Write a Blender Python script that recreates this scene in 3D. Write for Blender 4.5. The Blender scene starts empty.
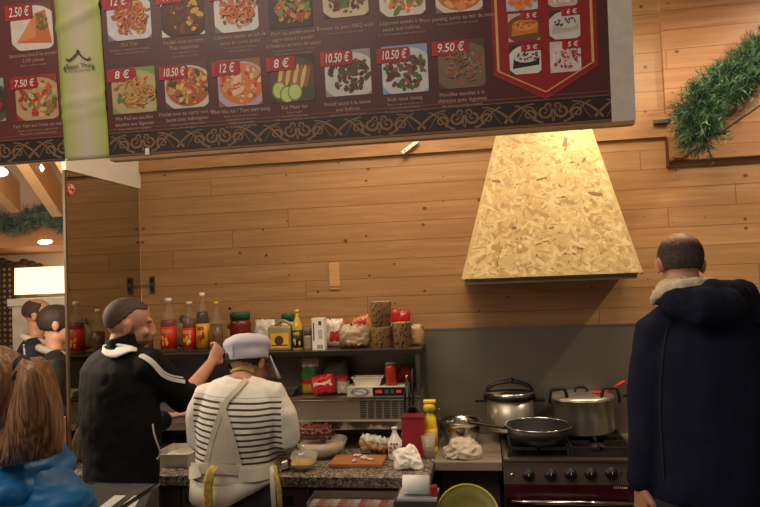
import bpy, bmesh, math, random
from mathutils import Vector, Matrix, Euler
from mathutils.bvhtree import BVHTree
random.seed(7)
R = math.radians
C = bpy.context.scene.collection
SC = bpy.context.scene

# ---------------------------------------------------------------- camera
CAM = Vector((0, -3.65, 1.73))
ROT = Matrix.Rotation(R(8.8), 3, 'Z') @ Matrix.Rotation(R(92.3), 3, 'X') @ Matrix.Rotation(R(-2.2), 3, 'Z')
F = 660.0
cd = bpy.data.cameras.new('camera'); cam = bpy.data.objects.new('camera', cd); C.objects.link(cam)
cd.sensor_width = 36; cd.lens = F * 36 / 760; cd.clip_start = .05
cam.location = CAM; cam.rotation_euler = ROT.to_euler()
SC.camera = cam
# ---------------------------------------------------------------- world, light, exposure
SC.view_settings.view_transform = 'Standard'; SC.view_settings.look = 'None'
SC.view_settings.gamma = 1; SC.view_settings.use_curve_mapping = False
SC.view_settings.exposure = 0.0
w = bpy.data.worlds.new('world'); SC.world = w; w.use_nodes = True
w.node_tree.nodes['Background'].inputs[0].default_value = (1.0, .86, .70, 1)
w.node_tree.nodes['Background'].inputs[1].default_value = .21
def light(name, kind, loc, energy, color, target=None, size=.3, sizey=None, spot=60, blend=.6):
    l = bpy.data.lights.new(name, kind); l.energy = energy; l.color = color
    if kind == 'AREA':
        l.size = size
        if sizey: l.shape = 'RECTANGLE'; l.size_y = sizey
    else: l.shadow_soft_size = size
    if kind == 'SPOT': l.spot_size = R(spot); l.spot_blend = blend
    o = bpy.data.objects.new(name, l); C.objects.link(o); o.location = loc
    if target is not None:
        o.rotation_euler = (Vector(target) - Vector(loc)).to_track_quat('-Z', 'Y').to_euler()
    return o
WARM = (1, .80, .56)
light('kitchen_ceiling_light', 'AREA', (-.3, -1.2, 3.5), 35, WARM, (-.6, -.5, 0), 1.6, .5)
light('room_ceiling_light', 'AREA', (-1.6, -3.9, 3.6), 42, (1, .84, .68), (-.6, -1.6, .8), 2.4, 1.2)
light('hood_spot', 'SPOT', (.52, -.47, 2.66), 9, (1, .80, .46), (.50, -.27, 2.3), .04, None, 110, 1)
light('right_spot', 'SPOT', (2.05, -.95, 3.35), 120, (1, .80, .58), (1.35, 0, 1.75), .06, None, 90, .9)
light('left_wall_spot', 'SPOT', (-.35, -1.2, 3.2), 34, (1, .80, .54), (-.45, 0, 2.0), .08, None, 62, 1)
light('stove_spot', 'AREA', (.9, -.7, 3.0), 10, WARM, (.9, -.4, 0), .4)
light('neighbour_fill', 'POINT', (-2.7, -.9, 2.1), 120, (1, .80, .58), None, .15)  # added fill, lights the rafters from the front; no fixture stands here

# ---------------------------------------------------------------- pixel -> place
def ray(px, py): return (ROT @ Vector(((px - 380) / F, (253.5 - py) / F, -1)))
def W(px, py, Y):                       # point on the plane y = Y
    d = ray(px, py); return CAM + d * ((Y - CAM.y) / d.y)
def WZ(px, py, z):                      # point on the height z
    d = ray(px, py); return CAM + d * ((z - CAM.z) / d.z)
def WX(px, py, X):
    d = ray(px, py); return CAM + d * ((X - CAM.x) / d.x)
def proj(p):
    q = ROT.transposed() @ (Vector(p) - CAM); return (380 + F * q.x / -q.z, 253.5 - F * q.y / -q.z, -q.z)
def XA(px, Y, z):
    a = proj((0, Y, z))[0]; b = proj((.1, Y, z))[0]; x = (px - a) * .1 / (b - a)
    for _ in range(4):
        a = proj((x, Y, z))[0]; b = proj((x + .01, Y, z))[0]; x += (px - a) * .01 / (b - a)
    return x
def K(px, Y, z=1.2): return proj((XA(px, Y, z), Y, z))[2] / F   # metres per pixel there

# ---------------------------------------------------------------- node materials
class NT:
    def __init__(s, name):
        s.m = bpy.data.materials.new(name); s.m.use_nodes = True
        s.t = s.m.node_tree; s.n = s.t.nodes; s.b = s.n['Principled BSDF']
    def new(s, kind, **kw):
        o = s.n.new('ShaderNode' + kind)
        for k, v in kw.items(): setattr(o, k, v)
        return o
    def lk(s, a, b): s.t.links.new(a, b)
    def put(s, sock, v):
        if hasattr(v, 'links') or isinstance(v, bpy.types.NodeSocket): s.lk(v, sock)
        else: sock.default_value = v
    def math(s, op, a, b=0, c=None):
        o = s.new('Math', operation=op); s.put(o.inputs[0], a); s.put(o.inputs[1], b)
        if c is not None: s.put(o.inputs[2], c)
        return o.outputs[0]
    def coord(s, which='Object'): return s.new('TexCoord').outputs[which]
    def sep(s, v): o = s.new('SeparateXYZ'); s.lk(v, o.inputs[0]); return o.outputs
    def comb(s, x, y, z):
        o = s.new('CombineXYZ'); s.put(o.inputs[0], x); s.put(o.inputs[1], y); s.put(o.inputs[2], z); return o.outputs[0]
    def noise(s, vec, scale=5, detail=3, rough=.5, out=0, dist=0):
        o = s.new('TexNoise'); s.lk(vec, o.inputs['Vector']); o.inputs['Scale'].default_value = scale
        o.inputs['Detail'].default_value = detail; o.inputs['Roughness'].default_value = rough
        o.inputs['Distortion'].default_value = dist
        return o.outputs[out]
    def vor(s, vec, scale, feature='F1', out='Distance', rnd=1):
        o = s.new('TexVoronoi', feature=feature); s.lk(vec, o.inputs['Vector'])
        o.inputs['Scale'].default_value = scale; o.inputs['Randomness'].default_value = rnd
        return o.outputs[out]
    def ramp(s, fac, stops, interp='LINEAR'):
        o = s.new('ValToRGB'); s.lk(fac, o.inputs[0]); cr = o.color_ramp; cr.interpolation = interp
        while len(cr.elements) < len(stops): cr.elements.new(.5)
        for e, (p, c) in zip(cr.elements, stops):
            e.position = p; e.color = (*c, 1) if not isinstance(c, (int, float)) else (c, c, c, 1)
        return o.outputs[0]
    def mix(s, fac, a, b, blend='MIX'):
        o = s.new('Mix', data_type='RGBA', blend_type=blend); s.put(o.inputs[0], fac)
        for i, v in ((6, a), (7, b)):
            if isinstance(v, tuple): v = (*v, 1) if len(v) == 3 else v
            s.put(o.inputs[i], v)
        return o.outputs[2]
    def bump(s, h, strength=.3, dist=.01):
        o = s.new('Bump'); s.lk(h, o.inputs['Height']); o.inputs['Strength'].default_value = strength
        o.inputs['Distance'].default_value = dist; s.lk(o.outputs[0], s.b.inputs['Normal'])
    def col(s, v): s.put(s.b.inputs['Base Color'], (*v, 1) if isinstance(v, tuple) and len(v) == 3 else v)
    def set(s, **kw):
        for k, v in kw.items(): s.put(s.b.inputs[k.replace('_', ' ')], v)

def lin(c):                              # sRGB 0..255 -> linear
    return tuple((x / 255 / 12.92) if x / 255 <= .04045 else ((x / 255 + .055) / 1.055) ** 2.4 for x in c)
MATS = {}
def pm(name, rgb, rough=.6, metal=0, var=.18, scale=9, bump=0, stretch=(1, 1, 1), spec=None, alpha=None, trans=0, emit=None, sheen=0):
    if name in MATS: return MATS[name]
    c = lin(rgb); n = NT(name)
    mp = n.new('Mapping'); n.lk(n.coord(), mp.inputs[0]); mp.inputs['Scale'].default_value = stretch
    f = n.noise(mp.outputs[0], scale, 4)
    lo = tuple(x * (1 - var) for x in c); hi = tuple(min(1, x * (1 + var)) for x in c)
    n.col(n.ramp(f, [(.3, lo), (.7, hi)]))
    n.set(Roughness=rough, Metallic=metal)
    if spec is not None: n.b.inputs['Specular IOR Level'].default_value = spec
    if bump: n.bump(f, bump, .01)
    if trans: n.b.inputs['Transmission Weight'].default_value = trans; n.b.inputs['IOR'].default_value = 1.2
    if alpha is not None: n.b.inputs['Alpha'].default_value = alpha
    if sheen: n.b.inputs['Sheen Weight'].default_value = sheen
    if emit: n.b.inputs['Emission Color'].default_value = (*lin(emit[0]), 1); n.b.inputs['Emission Strength'].default_value = emit[1]
    MATS[name] = n.m
    return n.m

Z0 = W(290, 209.2, 0).z; PIT = (W(290, 191.2, 0).z - Z0)
def wood_wall(name, dark=(112, 72, 38), mid=(172, 129, 84), pale=(192, 150, 106), rough=.38):
    n = NT(name); x, y, z = n.sep(n.coord())
    t = n.math('DIVIDE', n.math('SUBTRACT', z, Z0 - 30 * PIT), PIT)
    row = n.math('FLOOR', t); fr = n.math('FRACT', t)
    wn = n.new('TexWhiteNoise', noise_dimensions='1D'); n.lk(row, wn.inputs['W']); r1 = wn.outputs['Value']
    xs = n.math('ADD', x, n.math('MULTIPLY', r1, 7.3))
    seg = n.math('DIVIDE', xs, 2.4); sf = n.math('FRACT', seg); si = n.math('FLOOR', seg)
    wn2 = n.new('TexWhiteNoise', noise_dimensions='2D'); n.lk(n.comb(si, row, 0), wn2.inputs['Vector']); r2 = wn2.outputs['Value']
    v = n.comb(n.math('ADD', n.math('MULTIPLY', x, 1.3), n.math('MULTIPLY', r2, 31)), n.math('MULTIPLY', z, 22), r2)
    g = n.noise(v, 1.6, 6, .6, dist=.6)
    g2 = n.noise(n.comb(n.math('MULTIPLY', x, 2), n.math('MULTIPLY', z, 90), r2), 2.2, 3)
    base = n.ramp(g, [(.28, lin(tuple(c * .88 for c in mid))), (.5, lin(mid)), (.74, lin(pale))])
    base = n.mix(n.math('MULTIPLY', r2, .35), base, lin(tuple(c * .86 for c in mid)))
    base = n.mix(n.math('MULTIPLY', g2, .28), base, lin(tuple(c * .8 for c in mid)))
    kv = n.comb(n.math('MULTIPLY', x, 6.6), n.math('MULTIPLY', z, 8.2), n.math('MULTIPLY', row, .37))
    o = n.new('TexVoronoi', feature='F1', voronoi_dimensions='2D'); n.lk(kv, o.inputs['Vector']); o.inputs['Scale'].default_value = 1
    wk = n.sep(o.outputs['Color'])[0]
    kr = n.math('MULTIPLY', n.math('GREATER_THAN', wk, .4), n.math('MULTIPLY', n.math('POWER', wk, 2.5), .10))
    k = n.math('SUBTRACT', 1, n.math('DIVIDE', o.outputs['Distance'], n.math('ADD', kr, .0001)))
    kk = n.math('MULTIPLY', n.math('MAXIMUM', k, 0), 2.2); kk = n.math('MINIMUM', kk, .85)
    base = n.mix(kk, base, lin((84, 48, 24)))
    e = n.math('MINIMUM', fr, n.math('SUBTRACT', 1, fr))
    e2 = n.math('MINIMUM', sf, n.math('SUBTRACT', 1, sf))
    gap = n.math('MAXIMUM', n.math('LESS_THAN', e, .022), n.math('LESS_THAN', e2, .0012))
    n.col(n.mix(n.math('MULTIPLY', gap, .62), base, lin(dark)))
    n.set(Roughness=n.math('ADD', rough, n.math('MULTIPLY', g, .12)))
    h = n.math('SUBTRACT', n.math('MULTIPLY', g2, .05), gap)
    n.bump(h, .35, .004)
    return n.m
M_WALL = wood_wall('pine_cladding')
M_PINE = pm('pine_board', (160, 118, 76), .45, var=.2, scale=3, stretch=(2, 2, 12))
M_STEEL = pm('brushed_steel', (172, 164, 150), .36, .85, .10, 6, .05, (1, 1, 30))
M_STEELD = pm('worn_steel', (118, 110, 100), .36, 1, .15, 4, .06, (2, 2, 2))
M_CHROME = pm('polished_steel', (190, 186, 178), .16, 1, .05)
M_POT = pm('pot_steel', (196, 188, 174), .34, .8, .06, 3)
M_BLACK = pm('black_plastic', (16, 15, 15), .4, var=.1)
M_IRON = pm('cast_iron', (18, 17, 17), .6, var=.2, scale=40, bump=.2)
M_WHITE = pm('white_plastic', (228, 224, 214), .45, var=.04)
M_PAPER = pm('white_paper', (232, 226, 214), .8, var=.06, scale=20, bump=.3)
M_SKIN = pm('skin', (176, 126, 102), .55, var=.1, scale=14, bump=.05)
M_SKIN2 = pm('skin_pale', (190, 140, 114), .5, var=.1, scale=14, bump=.05)
M_HAIR = pm('dark_hair', (30, 22, 18), .55, var=.3, scale=60, bump=.3)
def granite():
    n = NT('granite'); v = n.coord()
    a = n.vor(v, 110, out='Color'); s = n.sep(a)[0]; b = n.noise(v, 260, 3)
    c = n.ramp(s, [(0, lin((48, 42, 38))), (.35, lin((98, 88, 80))), (.65, lin((136, 124, 112))), (1, lin((176, 164, 150)))])
    n.col(n.mix(n.math('MULTIPLY', b, .5), c, lin((80, 72, 66)))); n.set(Roughness=.25); return n.m
M_GRAN = granite()
def mirror_mat():
    n = NT('mirror_glass'); n.col((.54, .52, .43)); f = n.noise(n.coord(), 3, 2)
    n.set(Metallic=1.0, Roughness=n.math('MULTIPLY', f, .05)); return n.m
M_MIR = mirror_mat()
def glass(name, rgb, rough=.05, a=.25):
    if name in MATS: return MATS[name]
    n = NT(name); f = n.noise(n.coord(), 5, 2); c = lin(rgb)
    n.col(n.ramp(f, [(.3, tuple(x * .9 for x in c)), (.7, c)])); n.set(Roughness=rough, Alpha=a); n.b.inputs['Specular IOR Level'].default_value = .9
    MATS[name] = n.m; return n.m

# ---------------------------------------------------------------- mesh helpers
def BM(): return bmesh.new()
def setmi(faces, mi):
    for f in faces: f.material_index = mi
def add_box(bm, a, b, mi=0, bev=0, mat=None):
    x0, y0, z0 = a; x1, y1, z1 = b
    M = Matrix.Translation(((x0 + x1) / 2, (y0 + y1) / 2, (z0 + z1) / 2)) @ Matrix.Diagonal((abs(x1 - x0), abs(y1 - y0), abs(z1 - z0), 1))
    if mat is not None: M = mat @ M
    r = bmesh.ops.create_cube(bm, size=1, matrix=M)
    fs = set(f for v in r['verts'] for f in v.link_faces); setmi(fs, mi)
    if bev:
        es = set(e for v in r['verts'] for e in v.link_edges)
        q = bmesh.ops.bevel(bm, geom=list(es), offset=bev, segments=2, affect='EDGES', profile=.7); setmi(q['faces'], mi)
    return r
def add_lathe(bm, prof, M=None, seg=20, mi=0, cap=True):
    if M is None: M = Matrix()
    if not isinstance(M, Matrix): M = Matrix.Translation(M)
    rings = []
    for r, z in prof:
        if r < 1e-5: rings.append([bm.verts.new(M @ Vector((0, 0, z)))])
        else: rings.append([bm.verts.new(M @ Vector((r * math.cos(2 * math.pi * i / seg), r * math.sin(2 * math.pi * i / seg), z))) for i in range(seg)])
    fs = []
    for a, b in zip(rings, rings[1:]):
        if len(a) == 1 and len(b) == 1: continue
        for i in range(seg):
            j = (i + 1) % seg
            if len(a) == 1: fs.append(bm.faces.new((a[0], b[j], b[i])))
            elif len(b) == 1: fs.append(bm.faces.new((a[i], a[j], b[0])))
            else: fs.append(bm.faces.new((a[i], a[j], b[j], b[i])))
    if cap:
        for rg in (rings[0], rings[-1]):
            if len(rg) > 1:
                try: fs.append(bm.faces.new(rg))
                except ValueError: pass
    setmi(fs, mi)
    for f in fs: f.smooth = True
    return fs
def frame(d, side=None):
    d = d.normalized(); s = Vector(side) if side is not None else (Vector((0, 0, 1)) if abs(d.z) < .9 else Vector((1, 0, 0)))
    s = (s - d * s.dot(d)).normalized(); return s, d.cross(s).normalized()
def add_loft(bm, pts, rad, side=None, seg=16, mi=0, dome=True):
    """pts: centres; rad: r or (a, b) per point, a along side"""
    pts = [Vector(p) for p in pts]; rings = []; n = len(pts)
    rad = [(r, r) if isinstance(r, (int, float)) else r for r in rad]
    P = []; Rr = []; D = []
    for i in range(n):
        d = (pts[min(i + 1, n - 1)] - pts[max(i - 1, 0)]); D.append(d.normalized())
    seq = []
    if dome:
        for t in (85, 60, 30):
            c = math.cos(R(t)); s = math.sin(R(t)); m = min(rad[0]); seq.append((pts[0] - D[0] * m * s, (rad[0][0] * c, rad[0][1] * c), D[0]))
    for i in range(n): seq.append((pts[i], rad[i], D[i]))
    if dome:
        for t in (30, 60, 85):
            c = math.cos(R(t)); s = math.sin(R(t)); m = min(rad[-1]); seq.append((pts[-1] + D[-1] * m * s, (rad[-1][0] * c, rad[-1][1] * c), D[-1]))
    prev = side
    for p, (a, b), d in seq:
        s, u = frame(d, prev)
        if side is None: prev = s
        rings.append([bm.verts.new(p + s * a * math.cos(2 * math.pi * i / seg) + u * b * math.sin(2 * math.pi * i / seg)) for i in range(seg)])
    fs = []
    for a, b in zip(rings, rings[1:]):
        for i in range(seg):
            j = (i + 1) % seg; fs.append(bm.faces.new((a[i], a[j], b[j], b[i])))
    fs.append(bm.faces.new(rings[0][::-1])); fs.append(bm.faces.new(rings[-1])); setmi(fs, mi)
    for f in fs: f.smooth = True
    return fs
def add_tube(bm, pts, r, seg=8, mi=0):
    return add_loft(bm, pts, [r] * len(pts) if isinstance(r, (int, float)) else r, None, seg, mi, False)
def add_ell(bm, c, rad, rot=None, mi=0, sub=3):
    M = Matrix.Translation(c) @ (rot.to_4x4() if rot is not None else Matrix()) @ Matrix.Diagonal((*rad, 1))
    r = bmesh.ops.create_icosphere(bm, subdivisions=sub, radius=1, matrix=M)
    fs = set(f for v in r['verts'] for f in v.link_faces); setmi(fs, mi)
    for f in fs: f.smooth = True
    return r['verts']
def add_prism(bm, poly, depth_vec, mi=0):
    """poly: 3D outline, extruded by depth_vec"""
    d = Vector(depth_vec); a = [bm.verts.new(p) for p in poly]; b = [bm.verts.new(Vector(p) + d) for p in poly]
    fs = [bm.faces.new(a), bm.faces.new(b[::-1])]; n = len(a)
    for i in range(n): fs.append(bm.faces.new((a[i], b[i], b[(i + 1) % n], a[(i + 1) % n])))
    setmi(fs, mi); return fs
def org(o):
    v = Vector((0, 0, 0))
    while o is not None: v += o.location; o = o.parent
    return v
def obj(name, bm, mats, parent=None, smooth=False, weld=True):
    bmesh.ops.recalc_face_normals(bm, faces=bm.faces[:])
    me = bpy.data.meshes.new(name)
    if parent is not None:
        bmesh.ops.translate(bm, verts=bm.verts[:], vec=-org(parent))
    bm.to_mesh(me); bm.free()
    for m in (mats if isinstance(mats, (list, tuple)) else [mats]): me.materials.append(m)
    if smooth:
        for p in me.polygons: p.use_smooth = True
    o = bpy.data.objects.new(name, me); C.objects.link(o)
    if parent is not None: o.parent = parent
    return o
def tag(o, label, cat, group=None):
    o['label'] = label; o['category'] = cat
    if group: o['group'] = group
    return o
def thing(name, label, cat, loc=(0, 0, 0), group=None):
    o = bpy.data.objects.new(name, None); C.objects.link(o); o.location = loc; o.empty_display_size = .1
    return tag(o, label, cat, group)
def rebase(o, loc):                       # move a lone mesh's origin to its base
    loc = Vector(loc); o.data.transform(Matrix.Translation(-loc)); o.location = loc; return o
def solo(name, bm, mats, label, cat, group=None, smooth=False):
    """one-mesh thing, origin at the middle of its base"""
    o = obj(name, bm, mats, None, smooth); vs = [v.co for v in o.data.vertices]
    x = [v.x for v in vs]; y = [v.y for v in vs]; z = [v.z for v in vs]
    rebase(o, ((min(x) + max(x)) / 2, (min(y) + max(y)) / 2, min(z))); return tag(o, label, cat, group)
def struct(name, bm, mats, smooth=False):
    o = obj(name, bm, mats, None, smooth); o['kind'] = 'structure'; return o
def remesh(o, vox=.007, smooth=6, fac=.5):
    m = o.modifiers.new('r', 'REMESH'); m.mode = 'VOXEL'; m.voxel_size = vox; m.use_smooth_shade = True
    s = o.modifiers.new('s', 'SMOOTH'); s.iterations = smooth; s.factor = fac
    bpy.context.view_layer.update(); dg = bpy.context.evaluated_depsgraph_get()
    me = bpy.data.meshes.new_from_object(o.evaluated_get(dg)); o.modifiers.clear(); old = o.data; o.data = me
    bpy.data.meshes.remove(old)
    for p in me.polygons: p.use_smooth = True
    return o
def tri_noise(o, amp, scale, seed=0):
    from mathutils import noise
    for v in o.data.vertices:
        p = v.co * scale + Vector((seed, seed, seed)); v.co += Vector(noise.noise_vector(p)) * amp
FONTCACHE = {}
def add_text(bm, body, M, size, mi=0, width=None, align='CENTER', extr=0.0004, bold=0):
    cu = bpy.data.curves.new('t', 'FONT'); cu.body = body; cu.size = 1; cu.align_x = align; cu.align_y = 'CENTER'
    cu.extrude = 0; cu.offset = bold; cu.resolution_u = 3
    o = bpy.data.objects.new('t', cu); C.objects.link(o); bpy.context.view_layer.update()
    dg = bpy.context.evaluated_depsgraph_get(); me = bpy.data.meshes.new_from_object(o.evaluated_get(dg))
    bpy.data.objects.remove(o); bpy.data.curves.remove(cu)
    xs = [v.co.x for v in me.vertices]
    if not xs: return
    sx = size
    if width: sx = width / (max(xs) - min(xs))
    nf = len(bm.faces); nv = len(bm.verts)
    me.transform(M @ Matrix.Diagonal((sx, size, 1, 1))); bm.from_mesh(me); bpy.data.meshes.remove(me)
    bm.faces.ensure_lookup_table()
    for f in bm.faces[nf:]: f.material_index = mi
# ================================================================ STRUCTURE
XM = W(140, 230, 0).x                     # the side partition
YE = WX(67, 300, XM).y                    # its front edge
YE_ = YE
bm = BM(); add_box(bm, (XM - .0, 0, 0), (4.2, .08, 3.75)); struct('wall_back', bm, M_WALL)
bm = BM(); add_box(bm, (4.2, -3.0, 0), (4.28, .08, 3.75)); struct('wall_right', bm, M_WALL)
def tiles():
    n = NT('floor_tiles'); v = n.coord(); br = n.new('TexBrick'); n.lk(v, br.inputs['Vector']); br.offset = 0
    br.inputs['Scale'].default_value = 1; br.inputs['Brick Width'].default_value = .3; br.inputs['Row Height'].default_value = .3
    br.inputs['Mortar Size'].default_value = .004
    br.inputs['Color1'].default_value = (.10, .08, .07, 1); br.inputs['Color2'].default_value = (.13, .10, .085, 1); br.inputs['Mortar'].default_value = (.04, .035, .03, 1)
    n.col(br.outputs['Color']); n.set(Roughness=.4); return n.m
bm = BM(); add_box(bm, (-6.5, -5.2, -.1), (4.28, 3.2, 0)); struct('floor', bm, tiles())
bm = BM(); add_box(bm, (XM, -2.6, 3.75), (4.28, .08, 3.85)); struct('ceiling', bm, M_PINE)
# side partition: mirror panel under a white board
zt = W(137, 189, 0).z
bm = BM(); add_box(bm, (XM - .008, YE, .0), (XM - .0061, 0, zt)); struct('wall_left', bm, pm('dark_wood', (58, 40, 28), .6, scale=4, stretch=(1, 1, 8)))
bm = BM(); add_box(bm, (XM - .006, YE + .012, .86), (XM, -.004, zt))
solo('mirror_panel', bm, M_MIR, 'tall mirror panel on the side partition, reflecting the pine cladding', 'mirror')
bm = BM(); add_box(bm, (XM - .012, YE - .006, zt), (XM + .012, -.001, 3.74)); struct('trim_1', bm, M_WHITE)
bm = BM(); add_box(bm, (XM - .010, YE - .004, 0), (XM + .002, YE + .011, zt)); struct('trim_2', bm, pm('door_edge', (92, 74, 52), .5))
# steel wall sheets
zb = W(423, 329.6, 0).z
XS = XA(424, -.01, 1.2)
bm = BM(); add_box(bm, (XS, -.012, .80), (XA(700, 0, 1.3) + 1.2, -.001, zb)); add_box(bm, (XS, -.016, zb - .004), (2.9, -.001, zb + .006))
solo('steel_splashback', bm, [pm('splashback_steel', (132, 124, 112), .45, .7, .12, 2.5, .02)], 'tall brushed steel splashback on the wall behind the stove', 'splashback')
bm = BM(); add_box(bm, (XM + .002, -.01, .86), (XS - .004, -.001, 1.335))
solo('steel_splashback', bm, M_STEELD, 'low steel splashback on the wall behind the refrigerated topping unit', 'splashback')
# ceiling rail that runs along the wall behind the menu
zr0 = W(440, 152.5, 0).z - .0; 
bm = BM(); add_box(bm, (XM + .013, -.022, zr0), (XA(668, 0, 2.5), -.0005, zr0 + .13)); struct('trim_3', bm, M_PINE)
# raised pine panel at upper right
xp = W(668, 150, -.03).x; zp = W(700, 159, -.03).z
bm = BM(); add_box(bm, (xp, -.03, zp), (4.19, -.0005, 3.74), 0)
add_box(bm, (xp - .004, -.034, zp - .004), (4.19, -.026, zp + .002), 1); add_box(bm, (xp - .005, -.034, zp - .03), (xp + .002, -.001, zp + .12), 1)
struct('trim_4', bm, [wood_wall('pine_panel', mid=(176, 124, 80), pale=(192, 144, 98)), pm('dark_gap', (84, 52, 26), .7)])
p0 = W(671, 157, -.04); p1 = W(765, 93, -.04); bm = BM(); d = (p1 - p0); u = Vector((0, -1, 0)).cross(d).normalized() * .035
q = p0 + d * 1.25; add_prism(bm, [p0, q, q - u, p0 - u + d * .06], (0, -.012, 0)); struct('trim_5', bm, M_PINE)

# ================================================================ EXTRACTOR HOOD
def hood():
    zb_ = 0; Yf = -.42; Yt = -.26
    bl = W(461.5, 279.5, Yf); br = W(643, 272, Yf); tl = W(499, 121, Yt); tr = W(587, 116, Yt)
    zb_ = (bl.z + br.z) / 2; zt_ = (tl.z + tr.z) / 2 + .1; f = (zt_ - zb_) / ((tl.z + tr.z) / 2 - zb_)
    bl.z = br.z = zb_
    tl = bl + (tl - bl) * f; tr = br + (tr - br) * f; tl.z = tr.z = zt_
    t = thing('extractor_hood', 'tapering range hood clad in yellow chipboard above the stove', 'extractor hood', ((bl.x + br.x) / 2, -.2, zb_))
    cols = [(194, 166, 112), (204, 178, 124), (182, 150, 96), (196, 168, 114), (170, 136, 84), (212, 188, 136), (128, 96, 58)]
    mats = [pm('chipboard_%d' % i, c, .55, var=.10, scale=30, stretch=(1, 1, 1)) for i, c in enumerate(cols)]
    def panel(name, a, b, c, d, nflake):         # a,b bottom  c,d top (c above b)
        bm = BM(); n = (b - a).cross(d - a).normalized(); th = -n * .018
        add_prism(bm, [a, b, c, d], th, 0)
        eu = (b - a).normalized(); ev = n.cross(eu).normalized()
        def inside(p):
            poly = [a, b, c, d]
            for i in range(4):
                e = poly[(i + 1) % 4] - poly[i]
                if n.dot(e.cross(p - poly[i])) < .0005: return False
            return True
        H = (d - a).dot(ev); Wd = (b - a).length; k = 0
        for i in range(nflake * 6):
            if k >= nflake: break
            c0 = a + eu * random.uniform(-.02, 1.02) * Wd + ev * random.uniform(0, H); L = random.uniform(.008, .042); w_ = random.uniform(.0025, .011)
            an = random.gauss(0, 1.0); du = eu * math.cos(an) + ev * math.sin(an); dv = n.cross(du)
            pts = [c0 - du * L + dv * w_ * random.uniform(-.3, .6), c0 - du * L * .7 + dv * w_, c0 + du * L * random.uniform(.4, 1) + dv * w_ * .9, c0 + du * L, c0 + du * L * .6 - dv * w_, c0 - du * L * .8 - dv * w_ * .7]
            if all(inside(p) for p in pts):
                k += 1; off = n * (.0003 + .0012 * random.random())
                f = bm.faces.new([bm.verts.new(p + off) for p in pts]); f.material_index = random.choice([0, 1, 1, 2, 0, 3, 3, 5, 5, 4] if random.random() < .982 else [6])
        return obj(name, bm, mats, t)
    wl = Vector((bl.x, -.001, zb_)); wr = Vector((br.x, -.001, zb_)); ul = Vector((tl.x, -.001, zt_)); ur = Vector((tr.x, -.001, zt_))
    panel('front_panel', bl, br, tr, tl, 3600)
    panel('side_panel', wl, bl + Vector((0, 0, 0)), tl, ul, 250); panel('side_panel', br, wr, ur, tr, 500)
    bm = BM(); add_box(bm, (bl.x + .02, Yf + .03, zb_ - .028), (br.x - .02, -.004, zb_ + .012)); obj('filter_tray', bm, pm('tray_beige', (150, 128, 96), .5), t)
    bm = BM(); add_box(bm, (bl.x + .001, Yf + .001, zb_ - .006), (br.x - .001, Yf + .02, zb_ + .0)); obj('edge_strip', bm, pm('edge_wood', (70, 50, 26), .6), t)
hood()

# ================================================================ MENU BANNER
TA = R(4.5); EU = Vector((1, 0, 0)); EV = Vector((0, -math.sin(TA), math.cos(TA))); EN = EU.cross(EV)
YB = -1.35; B0 = W(380, 137.5, YB)
def B(px, py):
    d = ray(px, py); t = (B0 - CAM).dot(EN) / d.dot(EN); p = CAM + d * t - B0
    return p.dot(EU), p.dot(EV)
def BP(u, v, off=0): return B0 + EU * u + EV * v + EN * off
def BMX(u, v, off): 
    p = BP(u, v, off); return Matrix(((EU.x, EV.x, EN.x, p.x), (EU.y, EV.y, EN.y, p.y), (EU.z, EV.z, EN.z, p.z), (0, 0, 0, 1)))
def slab(bm, poly, off, th, mi=0): add_prism(bm, [BP(u, v, off) for u, v in poly], -EN * th, mi)
def rect(u0, v0, u1, v1): return [(u0, v0), (u1, v0), (u1, v1), (u0, v1)]
def prect(x0, y0, x1, y1):
    xm = (x0 + x1) / 2; ym = (y0 + y1) / 2
    return B(x0, ym)[0], B(xm, y1)[1], B(x1, ym)[0], B(xm, y0)[1]
def clip(poly, r):
    u0, v0, u1, v1 = r
    for ax, lim, sg in ((0, u0, 1), (0, u1, -1), (1, v0, 1), (1, v1, -1)):
        out = []
        for i in range(len(poly)):
            a = poly[i - 1]; b = poly[i]; ia = (a[ax] - lim) * sg >= 0; ib = (b[ax] - lim) * sg >= 0
            if ia != ib:
                t = (lim - a[ax]) / (b[ax] - a[ax]); out.append((a[0] + t * (b[0] - a[0]), a[1] + t * (b[1] - a[1])))
            if ib: out.append(b)
        poly = out
        if not poly: return []
    return poly
def pr(c, r=.45): return pm('print_%d_%d_%d' % c, c, r, var=.08, scale=30)
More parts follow.
